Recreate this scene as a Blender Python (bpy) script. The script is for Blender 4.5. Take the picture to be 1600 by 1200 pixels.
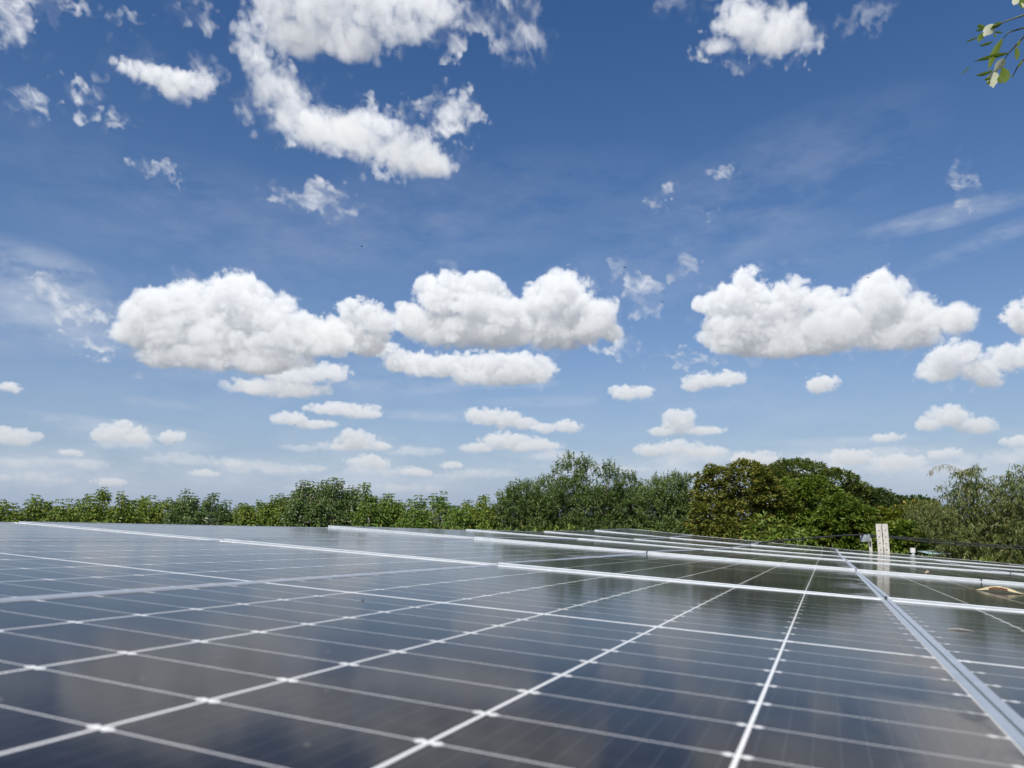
import bpy, bmesh, math
import numpy as np
from mathutils import Vector, Matrix, Quaternion

for o in list(bpy.data.objects):
    bpy.data.objects.remove(o)
S = bpy.context.scene
COL = S.collection
R = math.radians

# ------------------------------------------------------------------ camera
H = 3.6                                   # eye height above the ground
F = 1203.0                                # focal length in pixels of a 1600 px wide frame
TH = math.atan(214.0 / F)                 # camera looks up
CT, ST = math.cos(TH), math.sin(TH)
cam_d = bpy.data.cameras.new("camera")
cam_d.sensor_width = 36.0
cam_d.lens = F / 1600.0 * 36.0
cam_d.clip_start = 0.02
cam_d.clip_end = 6000.0
cam = bpy.data.objects.new("camera", cam_d)
COL.objects.link(cam)
cam.location = (0, 0, H)
cam.rotation_euler = (math.pi / 2 + TH, 0, 0)
cam_d.dof.use_dof = True
cam_d.dof.focus_distance = 4.2
cam_d.dof.aperture_fstop = cam_d.lens / 3.6
S.camera = cam

# ------------------------------------------------------------------ light and exposure
SUN_AZ, SUN_EL = R(-156.0), R(50.0)       # azimuth clockwise from the view direction: behind, to the left
SUN = Vector((math.sin(SUN_AZ) * math.cos(SUN_EL), math.cos(SUN_AZ) * math.cos(SUN_EL), math.sin(SUN_EL)))
sun_d = bpy.data.lights.new("sun", 'SUN')
sun_d.energy = 5.0
sun_d.angle = R(0.53)
sun_d.color = (1.0, 0.95, 0.87)
sun = bpy.data.objects.new("sun", sun_d)
COL.objects.link(sun)
sun.location = (-10, -15, 30)
sun.rotation_mode = 'QUATERNION'
sun.rotation_quaternion = SUN.to_track_quat('Z', 'Y')
S.view_settings.view_transform = 'Standard'
S.view_settings.look = 'None'
S.view_settings.exposure = 0.0
S.view_settings.gamma = 1.0
S.render.engine = 'CYCLES'
S.cycles.use_denoising = True
S.cycles.max_bounces = 6
S.cycles.transparent_max_bounces = 4
S.cycles.caustics_reflective = False
S.cycles.caustics_refractive = False


def pix_dir(u, v):
    x, yu = (u - 800.0) / F, -(v - 600.0) / F
    return np.array([x, CT - yu * ST, ST + yu * CT])


def pix_azel(u, v):
    d = pix_dir(u, v)
    return math.atan2(d[0], d[1]), math.atan2(d[2], math.hypot(d[0], d[1]))


def at(u, v, dist):
    """point seen at a pixel, at a level distance away"""
    d = pix_dir(u, v)
    k = dist / math.hypot(d[0], d[1])
    return Vector((d[0] * k, d[1] * k, H + d[2] * k))


# ------------------------------------------------------------------ sky with clouds
# Cumulus are small 3-D density grids (lobes + billow noise), lit from the sun's side and seen along depth;
# they make one cloud map of the sky's directions, laid over the Sky Texture.
AZ0, AZ1, EL0, EL1 = -0.75, 0.75, -0.02, 0.80
PPR = 960.0
NU, NV = int((AZ1 - AZ0) * PPR), int((EL1 - EL0) * PPR)


def make_cloud_map():
    rng = np.random.default_rng(7)
    sh = (128, 256, 64)
    kv = np.fft.fftfreq(sh[0])[:, None, None]
    ku = np.fft.fftfreq(sh[1])[None, :, None]
    kz = np.fft.rfftfreq(sh[2])[None, None, :]
    kk = np.sqrt(kv ** 2 + ku ** 2 + kz ** 2) + 1e-9

    def band(wl, s=0.45):
        w = np.fft.rfftn(rng.standard_normal(sh).astype(np.float32))
        n = np.fft.irfftn(w * np.exp(-(np.log(kk * wl) / s) ** 2), s=sh)
        return (n / n.std()).astype(np.float32)
    bill = np.zeros(sh, np.float32)
    soft = np.zeros(sh, np.float32)
    for wl, a in ((64, .62), (30, .48), (14, .28), (7, .16), (3.6, .09)):
        n = band(wl)
        bill += a * (np.abs(n) / 0.8 - 1.0)
        soft += (a + .05) * n * 0.8

    out = np.zeros((NV, NU, 3), np.float32)
    alp = np.zeros((NV, NU), np.float32)

    def T(px, py):
        a, e = pix_azel(px, py)
        return (a - AZ0) * PPR, (e - EL0) * PPR

    def over(v0, u0, C, A):
        nonlocal out, alp
        h, w = A.shape
        a0, b0 = max(v0, 0), max(u0, 0)
        a1, b1 = min(v0 + h, NV), min(u0 + w, NU)
        if a1 <= a0 or b1 <= b0:
            return
        c = C[a0 - v0:a1 - v0, b0 - u0:b1 - u0]
        a = A[a0 - v0:a1 - v0, b0 - u0:b1 - u0]
        out[a0:a1, b0:b1] = c + out[a0:a1, b0:b1] * (1 - a[..., None])
        alp[a0:a1, b0:b1] = a + alp[a0:a1, b0:b1] * (1 - a)

    def fbm2(nv, nu, wmax, ang=0.0, stretch=1.0, slope=1.55, wmin=2.2):
        a, b = nv + 48, nu + 48
        fv, fu = np.fft.fftfreq(a)[:, None], np.fft.rfftfreq(b)[None, :]
        x, y = fu * math.cos(ang) + fv * math.sin(ang), -fu * math.sin(ang) + fv * math.cos(ang)
        k = np.sqrt((x * stretch) ** 2 + (y / stretch) ** 2) + 1e-9
        amp_ = k ** -slope * np.exp(-(1.0 / (k * wmax)) ** 2) * np.exp(-(k * wmin) ** 2)
        n = np.fft.irfft2(np.fft.rfft2(rng.standard_normal((a, b))) * amp_, s=(a, b))[24:24 + nv, 24:24 + nu]
        return ((n - n.mean()) / (n.std() + 1e-9)).astype(np.float32)

    # thin torn cloud: a soft sheet with filaments
    def wispy(L, u0, v0, nu, nv, rm, dens, bright, ang):
        U = np.arange(u0, u0 + nu, dtype=np.float32)[None, :]
        V = np.arange(v0, v0 + nv, dtype=np.float32)[:, None]
        w1 = fbm2(nv, nu, rm * 2.4, slope=2.1) * rm * .34
        w2 = fbm2(nv, nu, rm * 2.4, slope=2.1) * rm * .34
        D = np.full((nv, nu), -9.0, np.float32)
        for (cu, cv, ru, rv) in L:
            D = np.maximum(D, 1.0 - ((U + w1 - cu) / ru) ** 2 - ((V + w2 - cv) / rv) ** 2)
        n = fbm2(nv, nu, rm * 3.0, ang=rng.uniform(-.9, -.3), stretch=1.25, slope=2.5, wmin=3.0)
        f = 1.0 - np.abs(fbm2(nv, nu, rm * 2.0, ang=rng.uniform(-1.2, -.2), stretch=1.5, slope=2.3, wmin=2.2)) * 1.2
        x = np.clip(D, -1, 1) * 0.70 + 0.34 * n + 0.12 * f - 0.08
        x = np.clip(x, 0, None) * np.clip((D + 0.9) * 1.6, 0, 1)
        x = x * x / (x + 0.35) * 1.5 * (0.7 + 0.3 * np.clip(f, 0, 1)) + 0.07 * np.clip(D + .6, 0, 1) ** 2
        A = (1 - np.exp(-0.34 * dens * x)).astype(np.float32)
        lum = (0.70 + 0.22 * np.clip(A * 1.2, 0, 1))[..., None] * np.array([.97, 1.0, 1.06], np.float32)
        over(v0, u0, (A[..., None] * lum * bright).astype(np.float32), A)

    # how the sun falls across a grid whose axes are (up, across, depth away)
    def cloud(lobes, base=None, dens=1.0, wisp=0.0, amp=0.55, bright=1.0, warp=0.0, stride=None, slant=0.0, gain=1.9):
        L = []
        for (px, py, rx, ry) in lobes:
            cu, cv = T(px, py)
            lu, _ = T(px - rx, py)
            ru, _ = T(px + rx, py)
            _, tv = T(px, py - ry)
            _, bv = T(px, py + ry)
            L.append((cu, cv, (ru - lu) / 2, (tv - bv) / 2))
        L = np.array(L)
        m = 1.30 if wisp == 0 else 1.45
        u0 = int((L[:, 0] - L[:, 2] * m).min()) - 4
        u1 = int((L[:, 0] + L[:, 2] * m).max()) + 4
        v0 = int((L[:, 1] - L[:, 3] * m).min()) - 4
        v1 = int((L[:, 1] + L[:, 3] * m).max()) + 4
        nu, nv = u1 - u0, v1 - v0
        rm = float(np.sqrt(L[:, 2] * L[:, 3]).mean())
        if not wisp and len(lobes) > 5 and stride is None and gain > 1.5:
            L2 = L.copy()
            L2[:, 2:] *= 1.12
            wispy(L2, u0, v0, nu, nv, rm, .55, .95, 0)
        if wisp:
            wispy(L, u0, v0, nu, nv, rm, dens, bright, slant)
            return
        nz = int(np.clip(rm * 2.0, 12, 60))
        st = stride if stride else float(np.clip(30.0 / rm, 0.8, 2.6))
        U = np.arange(u0, u1, dtype=np.float32)[None, :, None]
        V = np.arange(v0, v1, dtype=np.float32)[:, None, None]
        Z = np.arange(nz, dtype=np.float32)[None, None, :]
        o = rng.integers(0, 4096, 3)
        iv = ((np.arange(nv) * st).astype(int) + o[0]) % sh[0]
        iu = ((np.arange(nu) * st).astype(int) + o[1]) % sh[1]
        iz = ((np.arange(nz) * st).astype(int) + o[2]) % sh[2]
        nb = bill[np.ix_(iv, iu, iz)]
        ns = soft[np.ix_(iv, iu, iz)]
        D = np.full((nv, nu, nz), -9.0, np.float32)
        for (cu, cv, ru, rv) in L:
            rz = min(max(math.sqrt(ru * rv), 6.0), nz * 0.48)
            cz = nz * 0.5 + rng.uniform(-.12, .12) * nz
            dv = (V - cv) / rv
            r2 = ((U - cu - slant * (V - cv)) / ru) ** 2 + dv * dv + ((Z - cz) / rz) ** 2
            D = np.maximum(D, 1.0 - r2)
        hh = np.clip((V - v0) / max(nv, 1), 0, 1)
        d = np.clip((D + amp * (0.60 + 0.70 * hh) * nb) * gain, 0, 1)
        d *= np.clip((D + 0.75) * 4, 0, 1)
        if base is not None:
            _, bv = T(L[:, 0].mean() * 0 + 800, base)
            _, bv = T(lobes[0][0], base)
            soft_h = max(4.0, rm * 0.42)
            tb = (V - bv) / soft_h + 0.7 * ns
            d *= np.clip(tb * 0.5 + 0.5, 0, 1)
        e = float(np.clip(V.mean() / PPR + EL0, 0, 1))
        k = (0.15 if not wisp else 0.040) * dens * (30.0 / max(rm, 10.0)) ** 0.5
        # light: optical depth from above and from the viewer's side
        od = np.zeros_like(d)
        acc = np.zeros((nu, nz), np.float32)
        for i in range(nv - 1, -1, -1):
            s = np.empty_like(acc)
            s[:, 1:] = 0.72 * acc[:, 1:] + 0.28 * acc[:, :-1]
            s[:, 0] = 0.72 * acc[:, 0]
            s[1:] = 0.85 * s[1:] + 0.15 * s[:-1]
            od[i] = s
            acc = s + d[i]
        for ax_ in (0, 1):                                   # light spreads inside the cloud
            for r_ in (1, 2):
                od = (np.roll(od, r_, ax_) + od * 2 + np.roll(od, -r_, ax_)) / 4
        od *= k
        tv = np.exp(-k * (np.cumsum(d, 2) - d))
        wgt = tv * (1 - np.exp(-k * d))
        direct = 0.40 * np.exp(-0.55 * od) + 0.52 * np.exp(-0.15 * od)
        hh = np.clip((V - v0) / max(nv, 1), 0, 1)
        cd = (wgt * direct).sum(2)
        ca = (wgt * (0.52 + 0.64 * hh)).sum(2)
        A = wgt.sum(2)
        sunc = np.array([1.00, .985, .95], np.float32) * 0.80
        ambc = np.array([.315, .345, .40], np.float32)
        C = cd[..., None] * sunc + ca[..., None] * ambc
        hz = np.exp(-max(e, 0.0) / 0.11) * 0.85          # low clouds are far: thinner, flatter
        Cm = A[..., None] * np.array([.60, .615, .65], np.float32)
        C = (C * (1 - hz) + Cm * hz) * bright
        q = 1 - 0.38 * hz
        over(v0, u0, C * q, A * q)

    # thin veils first
    def veil(px, py, rx, ry, a, ang=0.0):
        cu, cv = T(px, py)
        s = PPR / F
        ru, rv = rx * s, ry * s
        u0, u1, v0, v1 = int(cu - ru * 1.2), int(cu + ru * 1.2), int(cv - rv * 1.2 - abs(ang) * ru), int(cv + rv * 1.2 + abs(ang) * ru)
        U = np.arange(u0, u1, dtype=np.float32)[None, :]
        V = np.arange(v0, v1, dtype=np.float32)[:, None]
        o = rng.integers(0, 4096, 3)
        n1 = soft[:, :, o[2] % 64][np.ix_((np.arange(v1 - v0) * 0.9).astype(int) % 128, (np.arange(u1 - u0) * 0.35 + o[1]).astype(int) % 256)]
        Vr = V - ang * (U - cu)
        r2 = ((U - cu) / ru) ** 2 + ((Vr - cv) / rv) ** 2
        A = np.clip(1 - r2, 0, 1) * np.clip(0.65 + 0.45 * n1, 0, 1.3) * a
        A = A.astype(np.float32)
        over(v0, u0, A[..., None] * np.array([.66, .71, .79], np.float32), A)

    for vv in ((1480, 338, 150, 18, .32, .08), (1545, 375, 110, 16, .22, .25), (40, 440, 110, 60, .30, -.1), (90, 500, 110, 50, .25, -.2), (1150, 330, 330, 110, .10, .3), (40, 470, 160, 80, .22, 0),
               (300, 350, 350, 110, .07, -.15), (620, 605, 130, 12, .25, 0), (230, 628, 80, 9, .25, -.08), (110, 660, 190, 13, .30, -.06),
               (700, 650, 120, 12, .3, 0), (220, 690, 120, 26, .3, 0), (640, 380, 300, 70, .06, .1), (1320, 690, 120, 8, .25, 0), (700, 330, 420, 90, .06, .12), (1200, 420, 300, 70, .06, .1), (430, 600, 420, 90, .08, 0), (1150, 640, 380, 90, .08, 0),
               (100, 740, 260, 40, .30, 0), (520, 745, 260, 40, .32, 0), (900, 740, 240, 34, .30, 0), (1330, 725, 180, 34, .36, 0),
               (1500, 740, 160, 40, .34, 0), (560, 690, 140, 30, .22, 0), (800, 720, 150, 24, .3, 0), (1070, 730, 110, 34, .34, 0),
               (880, 628, 160, 10, .18, 0), (1560, 700, 90, 30, .25, 0), (780, 600, 110, 10, .3, 0)):
        veil(*vv)
    # low far cumulus
    low = [
        [(190, 676, 40, 17), (165, 684, 26, 10), (205, 684, 34, 10)], [(266, 684, 22, 12)], [(25, 684, 36, 14), (5, 678, 20, 12)], [(14, 606, 20, 10)],
        [(110, 708, 24, 7)], [(450, 655, 34, 11), (490, 664, 36, 8)], [(520, 640, 40, 10), (560, 645, 40, 12)], [(556, 690, 32, 18), (590, 698, 22, 9), (535, 700, 20, 8)],
        [(575, 722, 36, 11)], [(760, 652, 32, 16), (790, 656, 30, 16), (815, 662, 30, 10)], [(885, 668, 26, 11), (850, 670, 24, 8)],
        [(790, 690, 46, 14), (830, 697, 50, 11), (750, 700, 34, 9)], [(705, 728, 20, 7)], [(320, 741, 26, 7)], [(170, 755, 26, 7)], [(650, 738, 24, 7)],
        [(1060, 662, 28, 22), (1095, 674, 34, 9), (1040, 676, 26, 9)], [(1055, 700, 44, 12), (1100, 706, 34, 9), (1015, 704, 26, 10)],
        [(1180, 720, 40, 13), (1210, 727, 26, 8)], [(1385, 685, 28, 8)], [(1476, 710, 30, 9)], [(1408, 722, 44, 12)], [(1590, 692, 26, 10)], [(1330, 715, 40, 14)],
        [(1480, 652, 42, 18), (1525, 666, 34, 15), (1450, 664, 26, 12)], [(1283, 601, 27, 15)], [(980, 616, 30, 13), (1005, 612, 18, 10)],
        [(1100, 596, 32, 14), (1135, 592, 28, 13), (1082, 605, 18, 9)],
    ]
    for (cx, cy, w, hgt) in ((90, 725, 120, 10), (300, 722, 90, 9), (430, 735, 120, 11), (600, 738, 80, 9), (760, 742, 110, 9), (930, 736, 90, 9), (1080, 716, 90, 12),
                             (1290, 722, 80, 12), (1440, 738, 110, 10), (1560, 716, 90, 11), (210, 695, 70, 11), (640, 708, 70, 8), (850, 716, 80, 9), (480, 700, 60, 8),
                             (20, 752, 130, 9), (560, 762, 160, 8), (1380, 705, 60, 9), (1250, 745, 120, 9)):
        lob = [(cx + rng.uniform(-.6, .6) * w, cy - rng.uniform(-.3, .6) * hgt, w * rng.uniform(.25, .55), hgt * rng.uniform(.6, 1.2)) for _ in range(5)]
        cloud(lob, base=cy + hgt * .5, amp=.6, dens=.2, bright=.93, gain=1.3)
    for l in low:
        by = max(p[1] + p[3] * 0.62 for p in l)
        cloud(l, base=by, amp=0.5, dens=.8, bright=.95)
    # middle row
    cloud([(465, 588, 60, 17), (515, 582, 36, 15), (400, 605, 50, 15), (440, 608, 80, 16)], base=620, bright=.94, dens=.7)
    cloud([(680, 572, 48, 21), (740, 575, 60, 24), (800, 573, 54, 23), (835, 582, 36, 18), (650, 572, 26, 14), (770, 585, 80, 18)], base=603)
    cloud([(618, 562, 26, 22), (596, 545, 20, 16)], dens=.8)
    cloud([(565, 492, 42, 26), (590, 515, 30, 28), (530, 520, 60, 28), (575, 540, 36, 20)], base=566)
    cloud([(368, 476, 52, 48), (400, 490, 56, 46), (335, 490, 60, 42), (285, 480, 60, 38), (238, 484, 36, 38), (430, 505, 60, 40), (220, 502, 40, 34), (250, 520, 70, 38), (340, 530, 110, 48), (440, 522, 60, 36),
           (495, 532, 64, 30), (200, 518, 30, 18), (310, 555, 110, 28), (400, 560, 100, 26)], base=579, dens=1.1, bright=1.06, amp=.44)
    cloud([(150, 495, 26, 16), (118, 522, 34, 14), (150, 542, 34, 17)], wisp=.32, dens=2.4)
    cloud([(60, 428, 66, 14), (70, 462, 46, 22), (115, 490, 46, 20)], wisp=.30, dens=2.2)
    cloud([(692, 468, 44, 38), (650, 502, 44, 28), (742, 470, 46, 38), (790, 490, 54, 34), (885, 466, 50, 42), (845, 480, 50, 36), (930, 495, 36, 36),
           (760, 515, 120, 34), (870, 515, 90, 34), (690, 515, 60, 28), (955, 520, 22, 20)], base=557, dens=1.05, bright=1.05, amp=.46)
    cloud([(975, 540, 24, 20), (950, 545, 20, 12)], wisp=.28, dens=2.6)
    cloud([(1060, 556, 60, 9), (1085, 566, 30, 10)], wisp=.3, dens=1.8)
    cloud([(1168, 468, 46, 44), (1112, 478, 26, 22), (1235, 476, 44, 40), (1295, 485, 40, 34), (1372, 468, 46, 46), (1425, 496, 50, 32), (1490, 500, 42, 26),
           (1180, 510, 84, 38), (1290, 515, 120, 40), (1400, 520, 90, 34), (1150, 535, 50, 24), (1240, 540, 130, 22)], base=565, dens=1.1, bright=1.05, amp=.46)
    cloud([(1490, 558, 44, 24), (1470, 582, 44, 18), (1530, 578, 44, 20), (1575, 562, 40, 22), (1610, 552, 30, 26), (1540, 600, 30, 12)], base=600, dens=.8)
    cloud([(1592, 498, 30, 26), (1625, 490, 40, 36)], base=520)
    # upper broken cloud, seen from below
    cloud([(500, 10, 110, 75), (600, 20, 90, 66), (470, 55, 70, 42), (540, 60, 70, 44), (680, 15, 60, 40)], dens=.42, amp=.60, bright=1.02, gain=1.1)
    cloud([(745, 20, 60, 34), (690, 60, 40, 24)], wisp=.42, dens=2.2)
    cloud([(822, 45, 36, 60), (790, 40, 30, 40)], wisp=.46, dens=1.6)
    cloud([(405, 50, 30, 50), (420, 120, 46, 46), (395, 150, 30, 40)], wisp=.42, dens=1.9)
    cloud([(455, 180, 54, 40), (520, 190, 60, 40), (440, 150, 40, 40)], wisp=.36, dens=3.2)
    cloud([(500, 205, 60, 34), (570, 212, 66, 44), (630, 240, 60, 36), (670, 258, 40, 24)], dens=.42, amp=.62, gain=1.15)
    cloud([(385, 50, 22, 34), (402, 95, 30, 34), (425, 140, 36, 34), (455, 175, 44, 32), (490, 198, 48, 28), (540, 205, 50, 30)], dens=.20, amp=.75, gain=.9, stride=1.3)
    cloud([(712, 168, 24, 24), (700, 190, 26, 22), (740, 178, 14, 18)], dens=.22, amp=.7, gain=.9)
    cloud([(690, 250, 40, 20), (600, 262, 50, 18), (650, 200, 40, 30)], wisp=.36, dens=1.8)
    cloud([(714, 165, 28, 30), (705, 190, 30, 26)], wisp=.36, dens=3.4)
    cloud([(672, 162, 34, 18), (740, 175, 18, 24)], wisp=.40, dens=1.6)
    cloud([(235, 115, 56, 20), (275, 130, 50, 24), (312, 132, 28, 26)], dens=.45, amp=.6, gain=1.2)
    cloud([(260, 122, 84, 34)], wisp=.34, dens=1.3)
    cloud([(15, 45, 44, 44), (50, 5, 60, 18)], wisp=.36, dens=3.0)
    cloud([(124, 155, 32, 28)], wisp=.36, dens=3.2)
    cloud([(42, 160, 44, 22), (182, 188, 30, 12)], wisp=.40, dens=1.6)
    cloud([(1165, 35, 50, 46), (1228, 45, 46, 48), (1190, 60, 56, 34)], wisp=.34, dens=2.6)
    cloud([(1163, 34, 48, 42), (1226, 46, 44, 42), (1195, 55, 46, 32), (1125, 72, 30, 16)], dens=.34, amp=.55, gain=1.1)
    cloud([(1118, 78, 34, 20), (1250, 90, 26, 20)], wisp=.36, dens=2.8)
    cloud([(1065, 10, 50, 20), (1350, 30, 60, 20)], wisp=.38, dens=.8)
    cloud([(500, 312, 64, 24), (440, 300, 24, 22), (530, 322, 34, 20)], wisp=.42, dens=2.0)
    cloud([(245, 262, 36, 14), (280, 285, 16, 9)], wisp=.42, dens=1.8)
    cloud([(1012, 470, 28, 36), (1000, 450, 22, 24)], wisp=.34, dens=2.2)
    cloud([(965, 420, 16, 26), (1070, 420, 22, 26)], wisp=.36, dens=1.1)
    cloud([(1500, 280, 22, 32), (1515, 310, 26, 18)], wisp=.38, dens=1.3)
    cloud([(1135, 270, 26, 12), (1040, 298, 14, 10), (1112, 335, 12, 10), (1022, 320, 14, 12)], wisp=.42, dens=1.4)
    cloud([(110, 5, 50, 16), (300, 20, 40, 30), (200, 30, 30, 14)], wisp=.42, dens=1.3)
    return out, alp


cl_rgb, cl_a = make_cloud_map()
img = bpy.data.images.new("cloud_map", NU, NV, alpha=True, float_buffer=True)
img.colorspace_settings.name = 'Non-Color'
img.alpha_mode = 'CHANNEL_PACKED'
buf = np.concatenate([cl_rgb, cl_a[..., None]], 2).astype(np.float32)
img.pixels.foreach_set(buf.ravel())
img.update()
img.pack()

world = bpy.data.worlds.new("World")
S.world = world
world.use_nodes = True
wn = world.node_tree.nodes
wl = world.node_tree.links
wn.clear()


def wmath(op, a, b=None):
    n = wn.new('ShaderNodeMath')
    n.operation = op
    for i, x in enumerate((a, b)):
        if x is None:
            continue
        if isinstance(x, (int, float)):
            n.inputs[i].default_value = x
        else:
            wl.new(x, n.inputs[i])
    return n.outputs[0]


BG = 0.10
sky = wn.new('ShaderNodeTexSky')
sky.sky_type = 'NISHITA'
sky.sun_disc = False
sky.sun_elevation = SUN_EL
sky.sun_rotation = SUN_AZ
sky.altitude = 0
sky.air_density = 1.0
sky.dust_density = 0.7
sky.ozone_density = 3.0
tc = wn.new('ShaderNodeTexCoord')
sp = wn.new('ShaderNodeSeparateXYZ')
wl.new(tc.outputs['Generated'], sp.inputs[0])
az = wmath('ARCTAN2', sp.outputs[0], sp.outputs[1])
el = wmath('ARCSINE', sp.outputs[2])
uu = wmath('DIVIDE', wmath('SUBTRACT', az, AZ0), AZ1 - AZ0)
vv_ = wmath('DIVIDE', wmath('SUBTRACT', el, EL0), EL1 - EL0)
cb = wn.new('ShaderNodeCombineXYZ')
wl.new(uu, cb.inputs[0])
wl.new(vv_, cb.inputs[1])
ti = wn.new('ShaderNodeTexImage')
ti.image = img
ti.extension = 'MIRROR'
ti.interpolation = 'Linear'
wl.new(cb.outputs[0], ti.inputs[0])
up = wmath('GREATER_THAN', sp.outputs[2], -0.01)
a_ = wmath('MULTIPLY', ti.outputs['Alpha'], up)
inv = wmath('SUBTRACT', 1.0, a_)
hsv = wn.new('ShaderNodeHueSaturation')
hsv.inputs['Hue'].default_value = 0.507
hsv.inputs['Saturation'].default_value = 1.27
hsv.inputs['Value'].default_value = 1.0
wl.new(sky.outputs[0], hsv.inputs['Color'])
# whitish tropical haze low in the sky
hz_f = wmath('MULTIPLY', wmath('POWER', math.e, wmath('MULTIPLY', wmath('ABSOLUTE', el), -5.8)), 1.0)
hzm = wn.new('ShaderNodeMix')
hzm.data_type = 'RGBA'
wl.new(hz_f, hzm.inputs[0])
wl.new(hsv.outputs[0], hzm.inputs[6])
hzm.inputs[7].default_value = (0.37 / BG, 0.45 / BG, 0.615 / BG, 1)
m1 = wn.new('ShaderNodeVectorMath')
m1.operation = 'SCALE'
wl.new(hzm.outputs[2], m1.inputs[0])
wl.new(inv, m1.inputs['Scale'])
m2 = wn.new('ShaderNodeVectorMath')
m2.operation = 'SCALE'
wl.new(ti.outputs['Color'], m2.inputs[0])
wl.new(wmath('MULTIPLY', up, 1.0 / BG), m2.inputs['Scale'])
m3 = wn.new('ShaderNodeVectorMath')
m3.operation = 'ADD'
wl.new(m1.outputs[0], m3.inputs[0])
wl.new(m2.outputs[0], m3.inputs[1])
bg = wn.new('ShaderNodeBackground')
bg.inputs['Strength'].default_value = BG
wl.new(m3.outputs[0], bg.inputs['Color'])
wo = wn.new('ShaderNodeOutputWorld')
wl.new(bg.outputs[0], wo.inputs['Surface'])

# ------------------------------------------------------------------ helpers
ALONG = ("category", "label", "group", "kind")


def tag(o, label=None, cat=None, group=None, kind=None):
    for k, v in (("label", label), ("category", cat), ("group", group), ("kind", kind)):
        if v:
            o[k] = v
    return o


def empty(name, loc=(0, 0, 0), label=None, cat=None, group=None):
    o = bpy.data.objects.new(name, None)
    o.empty_display_size = 0.2
    o.location = loc
    COL.objects.link(o)
    return tag(o, label, cat, group)


def link(name, me, parent=None):
    o = bpy.data.objects.new(name, me)
    COL.objects.link(o)
    if parent is not None:
        o.parent = parent
    return o


def np_mesh(name, V, quads=None, tris=None, mats=(), smooth=False, uv=None):
    me = bpy.data.meshes.new(name)
    V = np.asarray(V, np.float32).reshape(-1, 3)
    me.vertices.add(len(V))
    me.vertices.foreach_set("co", V.ravel())
    loops, starts, tot = [], [], 0
    if quads is not None and len(quads):
        q = np.asarray(quads, np.int32).reshape(-1, 4)
        loops.append(q.ravel())
        starts.append(np.arange(len(q)) * 4)
        tot = len(q) * 4
    if tris is not None and len(tris):
        t = np.asarray(tris, np.int32).reshape(-1, 3)
        loops.append(t.ravel())
        starts.append(np.arange(len(t)) * 3 + tot)
    loops = np.concatenate(loops).astype(np.int32)
    starts = np.concatenate(starts).astype(np.int32)
    me.loops.add(len(loops))
    me.loops.foreach_set("vertex_index", loops)
    me.polygons.add(len(starts))
    me.polygons.foreach_set("loop_start", starts)
    me.polygons.foreach_set("use_smooth", np.full(len(starts), bool(smooth)))
    me.update(calc_edges=True)
    me.validate()
    for m in mats:
        me.materials.append(m)
    return me


class MB:
    """collects boxes, tubes and sheets into one mesh"""

    def __init__(self):
        self.v, self.q, self.t, self.n = [], [], [], 0

    def add(self, V, Q=(), T=()):
        V = np.asarray(V, float)
        self.v.append(V)
        if len(Q):
            self.q.append(np.asarray(Q, int) + self.n)
        if len(T):
            self.t.append(np.asarray(T, int) + self.n)
        self.n += len(V)

    def box(self, a, b):
        (x0, y0, z0), (x1, y1, z1) = a, b
        V = [(x0, y0, z0), (x1, y0, z0), (x1, y1, z0), (x0, y1, z0), (x0, y0, z1), (x1, y0, z1), (x1, y1, z1), (x0, y1, z1)]
        self.add(V, [(3, 2, 1, 0), (4, 5, 6, 7), (0, 1, 5, 4), (1, 2, 6, 5), (2, 3, 7, 6), (3, 0, 4, 7)])

    def tube(self, pts, rad, n=7, cap=True):
        P = np.array([tuple(p) for p in pts], float)
        r = np.broadcast_to(np.asarray(rad, float), (len(P),))
        V = []
        ref = np.array([0.31, 0.52, 0.79])
        for i in range(len(P)):
            d = P[min(i + 1, len(P) - 1)] - P[max(i - 1, 0)]
            d = d / (np.linalg.norm(d) + 1e-12)
            a = np.cross(d, ref)
            a /= np.linalg.norm(a) + 1e-12
            b = np.cross(d, a)
            for k in range(n):
                w = 2 * math.pi * k / n
                V.append(P[i] + r[i] * (math.cos(w) * a + math.sin(w) * b))
        Q = []
        for i in range(len(P) - 1):
            for k in range(n):
                Q.append((i * n + k, i * n + (k + 1) % n, (i + 1) * n + (k + 1) % n, (i + 1) * n + k))
        T = []
        if cap:
            V += [P[0], P[-1]]
            c0, c1 = len(V) - 2, len(V) - 1
            for k in range(n):
                T.append((c0, (k + 1) % n, k))
                T.append((c1, (len(P) - 1) * n + k, (len(P) - 1) * n + (k + 1) % n))
        self.add(V, Q, T)

    def build(self, name, mats, parent=None, smooth=False):
        me = np_mesh(name, np.concatenate(self.v), np.concatenate(self.q) if self.q else None,
                     np.concatenate(self.t) if self.t else None, mats if isinstance(mats, (list, tuple)) else (mats,), smooth)
        return link(name, me, parent)


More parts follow.
